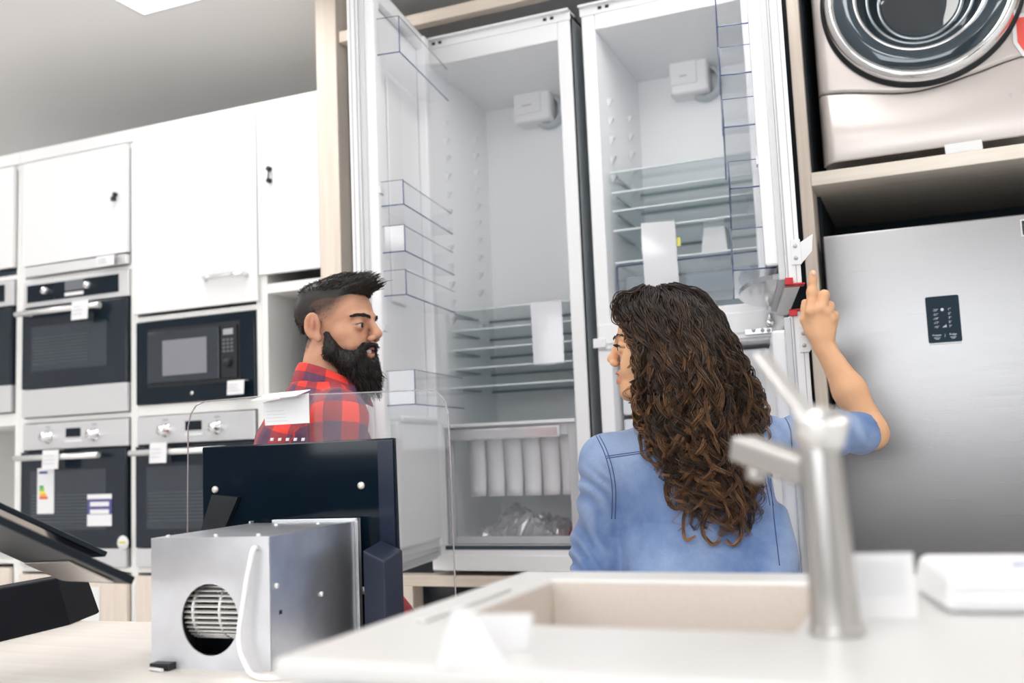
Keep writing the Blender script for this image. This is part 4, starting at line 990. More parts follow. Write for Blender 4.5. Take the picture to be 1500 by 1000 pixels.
# ------------------------------------------------------------------ soft-body tool: smooth union of simple volumes -> one continuous skin
class Field:
    def __init__(s, xs, ys, zs):
        s.ax = [np.asarray(a, np.float64) for a in (xs, ys, zs)]
        s.F = np.full([len(a) for a in s.ax], 1.0, np.float32)
    def _sl(s, lo, hi):
        out = []
        for a, l, h in zip(s.ax, lo, hi):
            i, j = np.searchsorted(a, l), np.searchsorted(a, h)
            out.append(slice(max(i-1, 0), min(j+1, len(a))))
        return tuple(out)
    def _pts(s, sl):
        g = np.meshgrid(*[a[q] for a, q in zip(s.ax, sl)], indexing='ij')
        return np.stack(g, -1)
    def put(s, fn, lo, hi, k=.01, mode='add'):
        lo, hi = np.array(lo)-k*2-.02, np.array(hi)+k*2+.02
        sl = s._sl(lo, hi)
        if any(q.stop-q.start < 2 for q in sl): return s
        v = fn(s._pts(sl)); f = s.F[sl]
        if mode == 'sub': v = -v; h = np.clip(.5-.5*(f-v)/k, 0, 1); s.F[sl] = f*(1-h)+v*h+k*h*(1-h)
        else: h = np.clip(.5+.5*(f-v)/k, 0, 1); s.F[sl] = f*(1-h)+v*h-k*h*(1-h)
        return s
    def ell(s, c, r, R=None, k=.01, mode='add'):
        c = np.array(c, float); r = np.array(r, float)
        def fn(P):
            q = P-c
            if R is not None: q = q @ R
            k0 = np.linalg.norm(q/r, axis=-1); k1 = np.linalg.norm(q/(r*r), axis=-1)+1e-9
            return k0*(k0-1)/k1
        m = r.max()
        return s.put(fn, c-m, c+m, k, mode)
    def cap(s, a, b, ra, rb, k=.01, mode='add', flat=None):
        """tapered capsule; flat=(direction, factor) squashes the section along a direction"""
        a, b = np.array(a, float), np.array(b, float); ab = b-a; L2 = ab@ab+1e-12
        def fn(P):
            q = P-a
            t = np.clip((q@ab)/L2, 0, 1)
            d = q-t[..., None]*ab
            if flat is not None:
                n = np.array(flat[0], float); n /= np.linalg.norm(n)
                dn = d@n; d = d+n*(dn*(1/flat[1]-1))[..., None]
            return np.linalg.norm(d, axis=-1)-(ra+(rb-ra)*t)
        m = max(ra, rb)
        return s.put(fn, np.minimum(a, b)-m, np.maximum(a, b)+m, k, mode)
    def chain(s, pts, rad, k=.01, flat=None):
        for i in range(len(pts)-1): s.cap(pts[i], pts[i+1], rad[i], rad[i+1], k, flat=flat)
        return s
    def loft(s, secs, X, Yv, k=.01, power=2.0):
        """secs: (centre point, rx, ry) stacked upward in z; X, Yv the horizontal section axes"""
        X, Yv = np.array(X, float), np.array(Yv, float)
        zz = np.array([c[0][2] for c in secs]); C = np.array([c[0] for c in secs]); rx = np.array([c[1] for c in secs]); ry = np.array([c[2] for c in secs])
        def fn(P):
            z = P[..., 2]; zc = np.clip(z, zz[0], zz[-1])
            cx = np.interp(zc, zz, C[:, 0]); cy = np.interp(zc, zz, C[:, 1]); a = np.interp(zc, zz, rx); b = np.interp(zc, zz, ry)
            dx = P[..., 0]-cx; dy = P[..., 1]-cy
            u = np.abs(dx*X[0]+dy*X[1])/a; v = np.abs(dx*Yv[0]+dy*Yv[1])/b
            d = ((u**power+v**power)**(1/power)-1)*np.minimum(a, b)
            dz = np.abs(z-zc)
            return np.where(dz > 0, np.sqrt(np.maximum(d, 0)**2+dz**2)+np.minimum(d, 0)*0, d)
        m = max(rx.max(), ry.max())
        return s.put(fn, C.min(0)-[m, m, 0], C.max(0)+[m, m, 0], k)
    def half(s, p, n):    # keep the side the normal points away from
        p, n = np.array(p, float), np.array(n, float); n /= np.linalg.norm(n)
        P = s._pts(tuple(slice(0, len(a)) for a in s.ax))
        s.F = np.maximum(s.F, ((P-p)@n).astype(np.float32)); return s
    def disp(s, fn):
        m = np.abs(s.F) < .05
        idx = np.argwhere(m)
        P = np.stack([s.ax[i][idx[:, i]] for i in range(3)], -1)
        s.F[m] += fn(P).astype(np.float32); return s
    def mesh(s, smooth=2):
        F = s.F; X, Y, Z = s.ax; ins = F < 0
        nx, ny, nz = F.shape
        occ = np.zeros((nx-1, ny-1, nz-1), np.int8)
        for i in (0, 1):
            for j in (0, 1):
                for k in (0, 1): occ += ins[i:nx-1+i, j:ny-1+j, k:nz-1+k]
        cell = np.argwhere((occ > 0) & (occ < 8)); n = len(cell)
        idx = np.full(occ.shape, -1, np.int64); idx[tuple(cell.T)] = np.arange(n)
        acc = np.zeros((n, 3)); cnt = np.zeros(n)
        cs = [(i, j, k) for i in (0, 1) for j in (0, 1) for k in (0, 1)]
        for a in cs:
            for ax in range(3):
                if a[ax]: continue
                b = list(a); b[ax] = 1
                pa, pb = cell+a, cell+b
                fa, fb = F[tuple(pa.T)], F[tuple(pb.T)]
                m = (fa < 0) != (fb < 0)
                t = (fa/(fa-fb+1e-12))[m]
                A = np.stack([s.ax[q][pa[m, q]] for q in range(3)], -1); B = np.stack([s.ax[q][pb[m, q]] for q in range(3)], -1)
                acc[m] += A+(B-A)*t[:, None]; cnt[m] += 1
        V = acc/np.maximum(cnt, 1)[:, None]
        faces = []
        for ax in range(3):
            o = [q for q in range(3) if q != ax]
            sa = [slice(1, -1)]*3; sa[ax] = slice(0, -1); sb = [slice(1, -1)]*3; sb[ax] = slice(1, None)
            fa, fb = ins[tuple(sa)], ins[tuple(sb)]
            e = np.argwhere(fa != fb)
            if not len(e): continue
            sgn = fa[tuple(e.T)]
            g = e.copy(); g[:, o[0]] += 1; g[:, o[1]] += 1
            q = []
            for d0, d1 in ((-1, -1), (0, -1), (0, 0), (-1, 0)):
                c = g.copy(); c[:, o[0]] += d0; c[:, o[1]] += d1; q.append(idx[tuple(c.T)])
            q = np.stack(q, -1)
            flip = sgn if ax != 1 else ~sgn
            q[~flip] = q[~flip][:, ::-1]
            faces.append(q[(q >= 0).all(1)])
        Fc = np.concatenate(faces)
        E = np.concatenate([Fc[:, [i, (i+1) % 4]] for i in range(4)])
        for _ in range(smooth):
            sm = np.zeros_like(V); c = np.zeros(n)
            np.add.at(sm, E[:, 0], V[E[:, 1]]); np.add.at(sm, E[:, 1], V[E[:, 0]]); np.add.at(c, E[:, 0], 1); np.add.at(c, E[:, 1], 1)
            V = V*.5+.5*sm/np.maximum(c, 1)[:, None]
        return V, Fc
def axis_(bands):
    """grid coordinates: bands of (start, end, step)"""
    out = []
    for a, b, h in bands:
        n = max(1, int(round((b-a)/h))); out += list(np.linspace(a, b, n, endpoint=False))
    out.append(bands[-1][1]); return np.array(out)
def mesh_obj(name, V, Fc, m, parent=None, attrs=None, smooth=True):
    off = np.zeros(3); q = parent
    while q is not None: off += np.array(q.location); q = q.parent
    me = bpy.data.meshes.new(name); V = np.asarray(V, np.float32)-off.astype(np.float32); Fc = np.asarray(Fc)
    k = Fc.shape[1]
    me.vertices.add(len(V)); me.vertices.foreach_set('co', V.ravel())
    me.loops.add(len(Fc)*k); me.loops.foreach_set('vertex_index', Fc.astype(np.int32).ravel())
    me.polygons.add(len(Fc)); me.polygons.foreach_set('loop_start', np.arange(0, len(Fc)*k, k, dtype=np.int32))
    me.update(calc_edges=True); me.validate()
    me.polygons.foreach_set('use_smooth', [smooth]*len(me.polygons))
    for nm, a in (attrs or {}).items():
        a = np.asarray(a, np.float32)
        if a.ndim == 1: at = me.attributes.new(nm, 'FLOAT', 'POINT'); at.data.foreach_set('value', a)
        else: at = me.attributes.new(nm, 'FLOAT_VECTOR', 'POINT'); at.data.foreach_set('vector', a.ravel())
    for mm in (m if isinstance(m, (list, tuple)) else [m]): me.materials.append(mm)
    o = bpy.data.objects.new(name, me); COL.objects.link(o)
    if parent is not None: o.parent = parent
    return o
def strands(name, paths, radii, m, parent, sides=4, attrs=None):
    """many thin tapered tubes as one hair mesh. paths: (S, N, 3); radii: (S, N)"""
    P = np.asarray(paths, float); S, N, _ = P.shape; Rr = np.asarray(radii, float)
    T = np.gradient(P, axis=1); T /= np.linalg.norm(T, axis=-1, keepdims=True)+1e-9
    ref = np.zeros_like(T); ref[..., 2] = 1; par = np.abs(T[..., 2]) > .95; ref[par] = [1, 0, 0]
    A = np.cross(ref, T); A /= np.linalg.norm(A, axis=-1, keepdims=True)+1e-9; B = np.cross(T, A)
    ang = np.arange(sides)*2*math.pi/sides
    V = P[:, :, None, :]+Rr[:, :, None, None]*(A[:, :, None, :]*np.cos(ang)[None, None, :, None]+B[:, :, None, :]*np.sin(ang)[None, None, :, None])
    V = V.reshape(-1, 3)
    s, i, k = np.meshgrid(np.arange(S), np.arange(N-1), np.arange(sides), indexing='ij')
    b = (s*N+i)*sides; k2 = (k+1) % sides
    Fc = np.stack([b+k, b+k2, b+sides+k2, b+sides+k], -1).reshape(-1, 4)
    at = {}
    for nm, a in (attrs or {}).items(): at[nm] = np.repeat(np.asarray(a, float).reshape(S, N), sides, axis=1).reshape(-1) if np.asarray(a).size == S*N else None
    if attrs:
        for nm, a in attrs.items():
            a = np.asarray(a, float).reshape(S, N); at[nm] = np.repeat(a[:, :, None], sides, 2).reshape(-1)
    return mesh_obj(name, V, Fc, m, parent, at)
def sines(seed, n, fmin, fmax):
    """cheap smooth 3-d noise: a sum of sine waves"""
    R = np.random.RandomState(seed); K = R.normal(size=(n, 3)); K /= np.linalg.norm(K, axis=1, keepdims=True); K *= R.uniform(fmin, fmax, (n, 1)); ph = R.uniform(0, 6.28, n)
    return lambda P: np.sin(P@K.T+ph).sum(-1)/n**.5
def nodes_of(m): return m.node_tree, m.node_tree.nodes['Principled BSDF']
def attr_node(nt, nm):
    a = nt.nodes.new('ShaderNodeAttribute'); a.attribute_name = nm; return a
def mixc(nt, fac, c1, c2):
    mx = nt.nodes.new('ShaderNodeMix'); mx.data_type = 'RGBA'
    for sock, v in ((mx.inputs[0], fac), (mx.inputs[6], c1), (mx.inputs[7], c2)):
        if hasattr(v, 'links') or hasattr(v, 'is_linked'): nt.links.new(v, sock)
        elif isinstance(v, (int, float)): sock.default_value = v
        else: sock.default_value = (*v, 1)
    return mx.outputs[2]
# head frame: right, forward, up
def frame(fwd, up=(0, 0, 1), roll=0):
    f = np.array(fwd, float); f /= np.linalg.norm(f); u = np.array(up, float); r = np.cross(f, u); r /= np.linalg.norm(r); u = np.cross(r, f)
    return np.stack([r, f, u], 1)     # columns
R_C = np.array([_cy, _sy, 0.0]); F_C = np.array([-_sy, _cy, 0.0]); U_C = np.array([0, 0, 1.0])
def head_sdf(f, O, B, male=True, s=1.0):
    """skull, jaw, nose, lips, ears, sockets in the head frame B at O (midpoint between the ears)"""
    w = lambda x, y, z: O+B@(np.array([x, y, z])*s)
    e = lambda c, r, k=.012, mode='add', R=None: f.ell(w(*c), np.array(r)*s, B if R is None else B@R, k, mode)
    c = lambda a, b, ra, rb, k=.01, mode='add': f.cap(w(*a), w(*b), ra*s, rb*s, k, mode)
    e((0, -.008, .042), (.074, .088, .076), .02)
    e((0, .022, .030), (.066, .070, .066), .02)             # forehead
    e((0, .030, -.035), (.060, .058, .078), .02)            # face
    e((0, .040, -.078), (.046 if male else .041, .046, .036), .02)
    e((0, .070, -.100), (.022 if male else .018, .020, .018), .018)   # chin
    for sx in (-1, 1):
        e((sx*.048, .052, -.020), (.020, .024, .020), .018)     # cheekbone
        e((sx*.040, .066, -.046), (.018, .018, .022), .016)     # smiling cheek
        c((sx*.054, .0, -.066), (sx*.030, .060, -.094), .016, .018, .02)   # jaw line
        e((sx*.034, .096, .000), (.019, .016, .0135), .010, 'sub')  # socket
        e((sx*.033, .079, -.001), (.0160, .0135, .0135), .004)      # lid volume
        c((sx*.014, .092, .022), (sx*.048, .072, .021), .009 if male else .006, .006, .012)  # brow
        e((sx*.034, .0915, -.002), (.0130, .010, .0034), .003, 'sub')  # lid opening
    ny = 0 if male else -.005
    c((0, .092, .014), (0, .110+ny, -.019), .0085, .0105 if male else .0090, .010)    # nose bridge
    e((0, .1115+ny, -.023), (.0115 if male else .0095, .0115, .010), .008)
    for sx in (-1, 1):
        e((sx*.0115, .101, -.033), (.0085, .010, .0075), .006); e((sx*.006, .106, -.040), (.0035, .005, .003), .003, 'sub')
    for sx in (-1, 1):                                       # smiling lips, corners drawn up and back
        c((sx*.026, .080, -.0520), (sx*.012, .0900, -.0560), .0042, .0050, .006); c((sx*.012, .0900, -.0560), (0, .0930, -.0560), .0050, .0054, .006)
        c((sx*.026, .080, -.0535), (sx*.013, .0880, -.0695), .0040, .0056, .006); c((sx*.013, .0880, -.0695), (0, .0910, -.0730), .0056, .0064, .006)
        c((sx*.0235, .0800, -.0545), (sx*.012, .0890, -.0620), .0024, .0050, .002, 'sub'); c((sx*.012, .0890, -.0620), (0, .0935, -.0635), .0050, .0054, .002, 'sub'); c((sx*.010, .0960, -.0620), (0, .1010, -.0635), .0044, .0048, .002, 'sub')
    for sx in (-1, 1):                                       # ears
        Re = np.array(frame((sx*.88, .46, 0)))
        e((sx*.083, -.016, .002), (.020, .0065, .032), .005, R=Re)
        e((sx*.0775, -.004, -.028), (.009, .006, .011), .006, R=Re)
        e((sx*.0895, -.0125, .006), (.0130, .0080, .0215), .003, 'sub', R=Re); e((sx*.0855, -.013, .004), (.0050, .0050, .016), .003, R=Re)
        e((sx*.082, -.001, -.008), (.006, .006, .009), .003, 'sub')
    return w
def skin_mat(name, base, deep, lips, stub=None):
    M = mat(name, base, .48, 0, .4, sss=.12); nt, b = nodes_of(M)
    tc = nt.nodes.new('ShaderNodeTexCoord'); n = nt.nodes.new('ShaderNodeTexNoise'); n.inputs['Scale'].default_value = 26; n.inputs['Detail'].default_value = 4
    nt.links.new(tc.outputs['Object'], n.inputs['Vector'])
    col = mixc(nt, n.outputs['Fac'], base, deep)
    col = mixc(nt, attr_node(nt, 'lips').outputs['Fac'], col, lips)
    col = mixc(nt, attr_node(nt, 'stub').outputs['Fac'], col, stub or base)
    nt.links.new(col, b.inputs['Base Color'])
    n2 = nt.nodes.new('ShaderNodeTexNoise'); n2.inputs['Scale'].default_value = 700
    nt.links.new(tc.outputs['Object'], n2.inputs['Vector'])
    bp = nt.nodes.new('ShaderNodeBump'); bp.inputs['Strength'].default_value = .12; bp.inputs['Distance'].default_value = .001
    nt.links.new(n2.outputs['Fac'], bp.inputs['Height']); nt.links.new(bp.outputs[0], b.inputs['Normal'])
    return M
def hair_mat(name, dark, light, rough=.42):
    M = mat(name, dark, rough, 0, .5); nt, b = nodes_of(M)
    nt.links.new(mixc(nt, attr_node(nt, 'tone').outputs['Fac'], dark, light), b.inputs['Base Color'])
    return M
def eyes(parent, w, B, s, iris, look=(0, 1, 0)):
    for sx in (-1, 1):
        c = w(sx*.033, .0785, -.0015); r = .0118*s
        e = MB().lathe([(max(r*math.sin(a), 1e-6), -r*math.cos(a)) for a in np.linspace(0, math.pi, 15)], tuple(c), tuple(B@np.array(look)), 20).build('eye', mat('eye_white', (.55, .52, .51), .15), parent)
        d = B@np.array(look); d = d/np.linalg.norm(d)
        MB().lathe([(.0068*s, 0), (.0058*s, .0010), (0, .0018)], tuple(c+d*(r*.93)), tuple(d), 18).build('iris', mat('iris_'+iris, (.03, .018, .012), .1), e)

def smile_teeth(parent, w):
    MB().grid([[tuple(w(.021*math.sin(a), .0675+.0240*math.cos(a), z)) for a in np.linspace(-1.25, 1.25, 15)] for z in (-.0690, -.0640, -.0560)]).build('teeth', mat('teeth', (.82, .79, .75), .3), parent)
# ------------------------------------------------------------------ bearded man in a red and navy checked shirt, facing right
mO = dep(493, 481, 2.42)          # between the ears
hb = math.radians(21)
mB = frame(math.cos(hb)*R_C-math.sin(hb)*F_C, U_C-.05*R_C)
tb = math.radians(22)
mF = math.cos(tb)*R_C+math.sin(tb)*F_C; mR = np.cross(mF, U_C)      # chest direction and his right (towards the camera)
nb = mO-U_C*.128-mF*.032                                             # base of the neck
hip = np.array([nb[0], nb[1], .92])-mF*.02
MAN = thing('person', 'bearded man in a red and navy checked shirt, smiling to the right', 'person', (hip[0], hip[1], 0))
shR = nb+mR*.175-U_C*.100-mF*.005; shL = nb-mR*.175-U_C*.100-mF*.005
elR = shR+mR*.055-U_C*.29-mF*.03; wrR = elR-U_C*.20+mF*.17
elL = shL-mR*.05-U_C*.29; wrL = elL-U_C*.20+mF*.17
lo = np.array([hip[0]-.36, hip[1]-.36, -.005]); hi = np.array([hip[0]+.36, hip[1]+.36, 1.78])
zx = [(lo[2], 1.30, .011), (1.30, mO[2]-.14, .006), (mO[2]-.14, mO[2]+.15, .0027)]
xs = axis_([(lo[0], mO[0]-.13, .010), (mO[0]-.13, mO[0]+.16, .0029), (mO[0]+.16, hi[0], .010)])
ys = axis_([(lo[1], mO[1]-.13, .010), (mO[1]-.13, mO[1]+.16, .0029), (mO[1]+.16, hi[1], .010)])
f = Field(xs, ys, axis_(zx))
f.cap(mO+mB@[0, -.022, -.055], nb-U_C*.02, .058, .064, .02)
f.cap(nb-U_C*.05, nb-U_C*.10+mR*.13, .04, .04, .03); f.cap(nb-U_C*.05, nb-U_C*.10-mR*.13, .04, .04, .03)
f.loft([(hip, .155, .10), (hip+U_C*.12, .145, .090), (hip*.5+nb*.5-mF*.02, .150, .095), (nb-U_C*.20-mF*.03, .150, .095), (nb-U_C*.10-mF*.02, .09, .06)], mR, mF, .03, 2.3)
for a, b, c in ((shR, elR, wrR), (shL, elL, wrL)): f.cap(a, b, .048, .038, .03); f.cap(b, c, .038, .028, .02); f.cap(c, c+mF*.08, .030, .022, .02, flat=(mR, .6))
for sgn in (1, -1):
    hp = hip+mR*.085*sgn-U_C*.04; kn = hp-U_C*.42+mF*.02; an = np.array([kn[0], kn[1], .09])-mF*.02
    f.cap(hp, kn, .085, .058, .03); f.cap(kn, an, .056, .04, .02); f.cap(an-U_C*.045, an+mF*.15-U_C*.05, .042, .036, .02)
mw = head_sdf(f, mO, mB, True)
V, Fc = f.mesh(1)
q = (V-mO)@mB
lips = np.exp(-((np.abs(q[:, 2]+.0635)/.0125)**2+(q[:, 0]/.026)**4))*(q[:, 1] > .078)*.75
# clipped hair on the sides (skin fade)
hl = .010+.85*np.clip(-.02-q[:, 1], 0, 1)*0
line = np.interp(q[:, 1], [-.12, -.05, -.025, .03, .055, .075], [-.085, -.060, -.012, .012, .040, .060])
stub = np.clip((q[:, 2]-line)/.042, 0, 1)**.9*.9
stub *= np.clip((.080-q[:, 1])/.02, 0, 1)*(np.abs(q[:, 0]) < .0775)
lash = np.exp(-((q[:, 2]-(.0030-1.6e1*(np.abs(q[:, 0])-.034)**2))/.0016)**2)*(np.abs(np.abs(q[:, 0])-.034) < .0145)*(q[:, 1] > .074)
stub = np.maximum(stub, lash)
beardm = np.clip((.030-np.abs(q[:, 2]+.045)*.35-np.abs(q[:, 1]-.03)*.25)/.03, 0, 1)*0
# soft edge of the beard on the cheek
edge = np.interp(q[:, 1], [-.02, .0, .04, .07, .10], [-.005, -.010, -.045, -.052, -.044])
stub = np.maximum(stub, np.clip((edge-q[:, 2])/.016, 0, 1)*.85*np.clip((q[:, 1]-.0)/.03, 0, 1)*np.clip((q[:, 2]+.115)/.03, 0, 1)*(1-np.clip(lips*3, 0, 1)))
ear_in = np.exp(-(((np.abs(q[:, 0])-.086)/.006)**2+((q[:, 1]+.010)/.012)**2+((q[:, 2]-.002)/.018)**2))*.8
lips = np.maximum(lips, ear_in)
M_MSKIN = skin_mat('man_skin', rgb(206, 158, 130), rgb(190, 138, 110), rgb(182, 116, 102), rgb(36, 27, 24))
mesh_obj('body', V, Fc, M_MSKIN, MAN, {'lips': lips, 'stub': stub})
M_MHAIR = hair_mat('man_hair', (.007, .006, .006), (.050, .036, .029), .5)
fz = np.where((stub > .25) & (q[:, 2] > -.06) & (np.abs(q[:, 0]) < .0775) & (q[:, 1] < .075) & (np.abs(q[:, 0]) > .03))[0]
fz = np.random.RandomState(2).choice(fz, 2600, p=(stub[fz]**1.5)/(stub[fz]**1.5).sum()); rq = q[fz]
nq = rq-np.array([0, -.008, .03]); nq /= np.linalg.norm(nq, axis=1, keepdims=True); rr_ = np.random.RandomState(9)
dq = np.stack([rr_.normal(0, .2, len(fz)), -.3+rr_.normal(0, .2, len(fz)), -.9+rr_.normal(0, .1, len(fz))], -1)*.7+nq*.5
Pq = rq[:, None]-nq[:, None]*.0005+dq[:, None]*(rr_.uniform(.003, .0065, len(fz))[:, None, None])*np.linspace(0, 1, 4)[None, :, None]
strands('clipped_hair', mO+Pq@mB.T, np.linspace(.0006, .0002, 4)[None].repeat(len(fz), 0), M_MHAIR, MAN, 3, {'tone': np.full((len(fz), 4), .15)})
eyes(MAN, mw, mB, 1.0, 'dark', (-.12, 1, -.06))
smile_teeth(MAN, mw)
rng = np.random.RandomState(3)
def on_head(field_fn, pts): return pts
# hair volume on top and the quiff
fh = Field(*[axis_([(mO[i]-.17, mO[i]+.19, .0035)]) for i in range(3)])
E_ = lambda c, r, k=.02, R=None: fh.ell(mw(*c), r, mB if R is None else mB@R, k)
E_((0, -.008, .045), (.0768, .0905, .078)); E_((0, .035, .092), (.052, .055, .034)); E_((0, .074, .100), (.042, .028, .020)); E_((0, .093, .097), (.034, .016, .013), .015); E_((0, -.055, .040), (.062, .044, .060))
fh.half(mw(0, 0, .036), mB@np.array([0, .50, -1.0]))
nz = sines(4, 30, 60, 220); fh.disp(lambda P: .0022*nz((P-mO)@mB*np.array([1, .45, 1])))
hv, hf = fh.mesh(1)
hairo = mesh_obj('hair', hv, hf, M_MHAIR, MAN, {'tone': np.clip(.12+.12*nz((hv-mO)@mB*[1, .3, 1]), 0, 1)})
qh = (hv-mO)@mB
sel = rng.choice(len(hv), 3200)
root = qh[sel]; S = len(sel); N = 7; t = np.linspace(0, 1, N)[None, :, None]
dirn = np.stack([rng.normal(0, .16, S), np.where(root[:, 1] > -.03, .9, -.15)+rng.normal(0, .2, S), np.where(root[:, 1] > .06, .28, .04)+rng.normal(0, .12, S)], -1)
nrm = root-np.array([0, -.01, .03]); nrm /= np.linalg.norm(nrm, axis=1, keepdims=True)
low = root[:, 2] < .085
dirn[low] = np.stack([rng.normal(0, .1, low.sum()), -.25+rng.normal(0, .2, low.sum()), -.9+rng.normal(0, .1, low.sum())], -1)
Ls = np.where(low, .007, .020)*rng.uniform(.7, 1.3, S)
P = root[:, None, :]-nrm[:, None]*.003+(dirn*.9+nrm*.14)[:, None, :]*Ls[:, None, None]*t+nrm[:, None]*(Ls[:, None, None]*.25)*np.sin(t*3)
P = mO+P@mB.T
strands('hair_strands', P, np.linspace(.0009, .0003, N)[None].repeat(S, 0), M_MHAIR, hairo, 4, {'tone': np.repeat(rng.uniform(0, 1, S)[:, None]**2.2, N, 1)})
# eyebrows
for sx in (-1, 1):
    bp_ = []
    for k in range(330):
        u = rng.rand(); x = sx*(.012+.040*u); z = .0175+.0050*math.sin(u*2.6)+rng.normal(0, .0021)*(1-.4*u); y = .1015-.013*u-.012*u*u
        a = np.array([x, y, z]); d = np.array([sx*.010, -.004*u, .002*(1-2*u)])
        bp_.append([mw(*(a+d*q+np.array([0, .0012*math.sin(q*3.1), 0]))) for q in np.linspace(0, 1, 5)])
    strands('eyebrow', np.array(bp_), np.linspace(.0009, .0003, 5)[None].repeat(len(bp_), 0), M_MHAIR, MAN, 4, {'tone': np.full((len(bp_), 5), .1)})
# beard: a soft volume with thousands of short hairs on it
fb = Field(*[axis_([(mO[i]-.16, mO[i]+.19, .0033)]) for i in range(3)])
E_ = lambda c, r, k=.014, mode='add': fb.ell(mw(*c), r, mB, k, mode)
for sx in (-1, 1):
    fb.cap(mw(sx*.066, .012, -.018), mw(sx*.062, .022, -.060), .007, .016, .014); fb.cap(mw(sx*.060, .022, -.060), mw(sx*.040, .058, -.092), .019, .026, .02)
    fb.cap(mw(sx*.005, .1005, -.0470), mw(sx*.024, .0900, -.0510), .0058, .0060, .006); fb.cap(mw(sx*.024, .0900, -.0510), mw(sx*.034, .0800, -.0620), .0060, .0070, .006); fb.cap(mw(sx*.036, .078, -.062), mw(sx*.032, .076, -.088), .008, .013, .01)
    E_((sx*.036, .062, -.078), (.022, .022, .024))
E_((0, .066, -.112), (.046, .040, .032)); E_((0, .068, -.142), (.039, .036, .034)); E_((0, .072, -.165), (.027, .026, .022)); E_((0, .088, -.090), (.026, .014, .014))
fb.ell(mw(0, .104, -.0650), (.025, .028, .0100), mB, .003, 'sub'); fb.ell(mw(0, .102, -.077), (.017, .016, .009), mB, .004, 'sub')
nz2 = sines(8, 30, 80, 260); fb.disp(lambda P: .0018*nz2((P-mO)@mB*np.array([1, 1, .5])))
bv, bf = fb.mesh(1)
beard = mesh_obj('beard', bv, bf, M_MHAIR, MAN, {'tone': np.clip(.0+.05*nz2((bv-mO)@mB), 0, 1)})
qb = (bv-mO)@mB
sel = rng.choice(len(bv), 6500); root = qb[sel]; S = len(sel); N = 6; t = np.linspace(0, 1, N)[None, :, None]
nrm = root-np.array([0, .03, -.07]); nrm /= np.linalg.norm(nrm, axis=1, keepdims=True)
dn = np.stack([rng.normal(0, .25, S), .18+rng.normal(0, .2, S), -.85+rng.normal(0, .2, S)], -1)
mou = (root[:, 2] > -.062) & (root[:, 1] > .07)
dn[mou] = np.stack([np.sign(root[mou, 0])*.7, np.full(mou.sum(), .0), np.full(mou.sum(), -.4)], -1)+rng.normal(0, .15, (mou.sum(), 3))
Ls = np.where(root[:, 2] < -.10, .017, .009)*rng.uniform(.6, 1.4, S); Ls[mou] *= .7
P = root[:, None]-nrm[:, None]*.002+(dn*.8+nrm*.45)[:, None]*Ls[:, None, None]*t+rng.normal(0, .0012, (S, 1, 3))*np.sin(t*4)
strands('beard_strands', mO+P@mB.T, np.linspace(.0008, .0003, N)[None].repeat(S, 0), M_MHAIR, beard, 3, {'tone': np.repeat(rng.uniform(0, 1, S)[:, None]**4, N, 1)})
# ---- shirt
fs = Field(axis_([(lo[0], hi[0], .0062)]), axis_([(lo[1], hi[1], .0062)]), axis_([(.86, nb[2]+.09, .0060)]))
C0 = nb-U_C*.045
fs.loft([(hip+U_C*-.03, .180, .130), (hip+U_C*.12, .172, .122), (hip*.5+nb*.5-mF*.02, .188, .145), (nb-U_C*.20-mF*.03, .190, .150), (nb-U_C*.12-mF*.035, .165, .130), (nb-U_C*.065-mF*.028, .120, .100), (nb-U_C*.03-mF*.014, .088, .082), (nb+U_C*.0-mF*.008, .074, .072)], mR, mF, .03, 2.3)
for sgn, a, b, c in ((1, shR, elR, wrR), (-1, shL, elL, wrL)):
    fs.cap(nb-U_C*.055+mR*sgn*.055, a, .048, .060, .035); fs.cap(a, b, .066, .060, .03); fs.cap(b, c, .058, .046, .02)
fold = sines(12, 14, 18, 42); fold2 = sines(13, 16, 40, 80)
def shirt_d(P):
    d = .0045*fold(P*np.array([1, 1, .7]))*np.clip((nb[2]-.02-P[:, 2])/.1, 0, 1)+.0018*fold2(P)*np.clip((nb[2]-P[:, 2])/.06, 0, 1)
    # raised armhole seam of the near sleeve
    s_ = (P-nb)@mR; seam = np.exp(-((s_-.150-.10*np.clip(nb[2]-.12-P[:, 2], 0, .2))/.004)**2)
    return d-.0016*seam*(s_ > 0)
fs.disp(shirt_d)
for c in (wrR, wrL): pass
sv, sf = fs.mesh(1)
# woven checks follow the cloth: across/along on the body, round/along on the sleeves
sd = (sv-nb)@mR; fd = (sv-nb)@mF; ang = np.arctan2(sd, -fd)
def sleeve_uv(V, a, b, c):
    ab = b-a; L = np.linalg.norm(ab); ax = ab/L; t = (V-a)@ax; r = V-a-t[:, None]*ax; e1 = mF-ax*(mF@ax); e1 /= np.linalg.norm(e1); e2 = np.cross(ax, e1)
    return np.arctan2(r@e2, r@e1)*.075, t, np.linalg.norm(r, axis=1)
uvx = ang*.155; uvy = sv[:, 2]-nb[2]+np.abs(sd)*.25
u1, t1, d1 = sleeve_uv(sv, shR, elR, wrR); u2, t2, d2 = sleeve_uv(sv, shL, elL, wrL)
s1 = sd > .150+.10*np.clip(nb[2]-.12-sv[:, 2], 0, .2); s2 = -sd > .150+.10*np.clip(nb[2]-.12-sv[:, 2], 0, .2)
uvx = np.where(s1, u1+.013, np.where(s2, u2, uvx)); uvy = np.where(s1, -t1*1.0+.018, np.where(s2, -t2, uvy))
pa = np.stack([uvx, uvy, np.zeros_like(uvx)], -1)
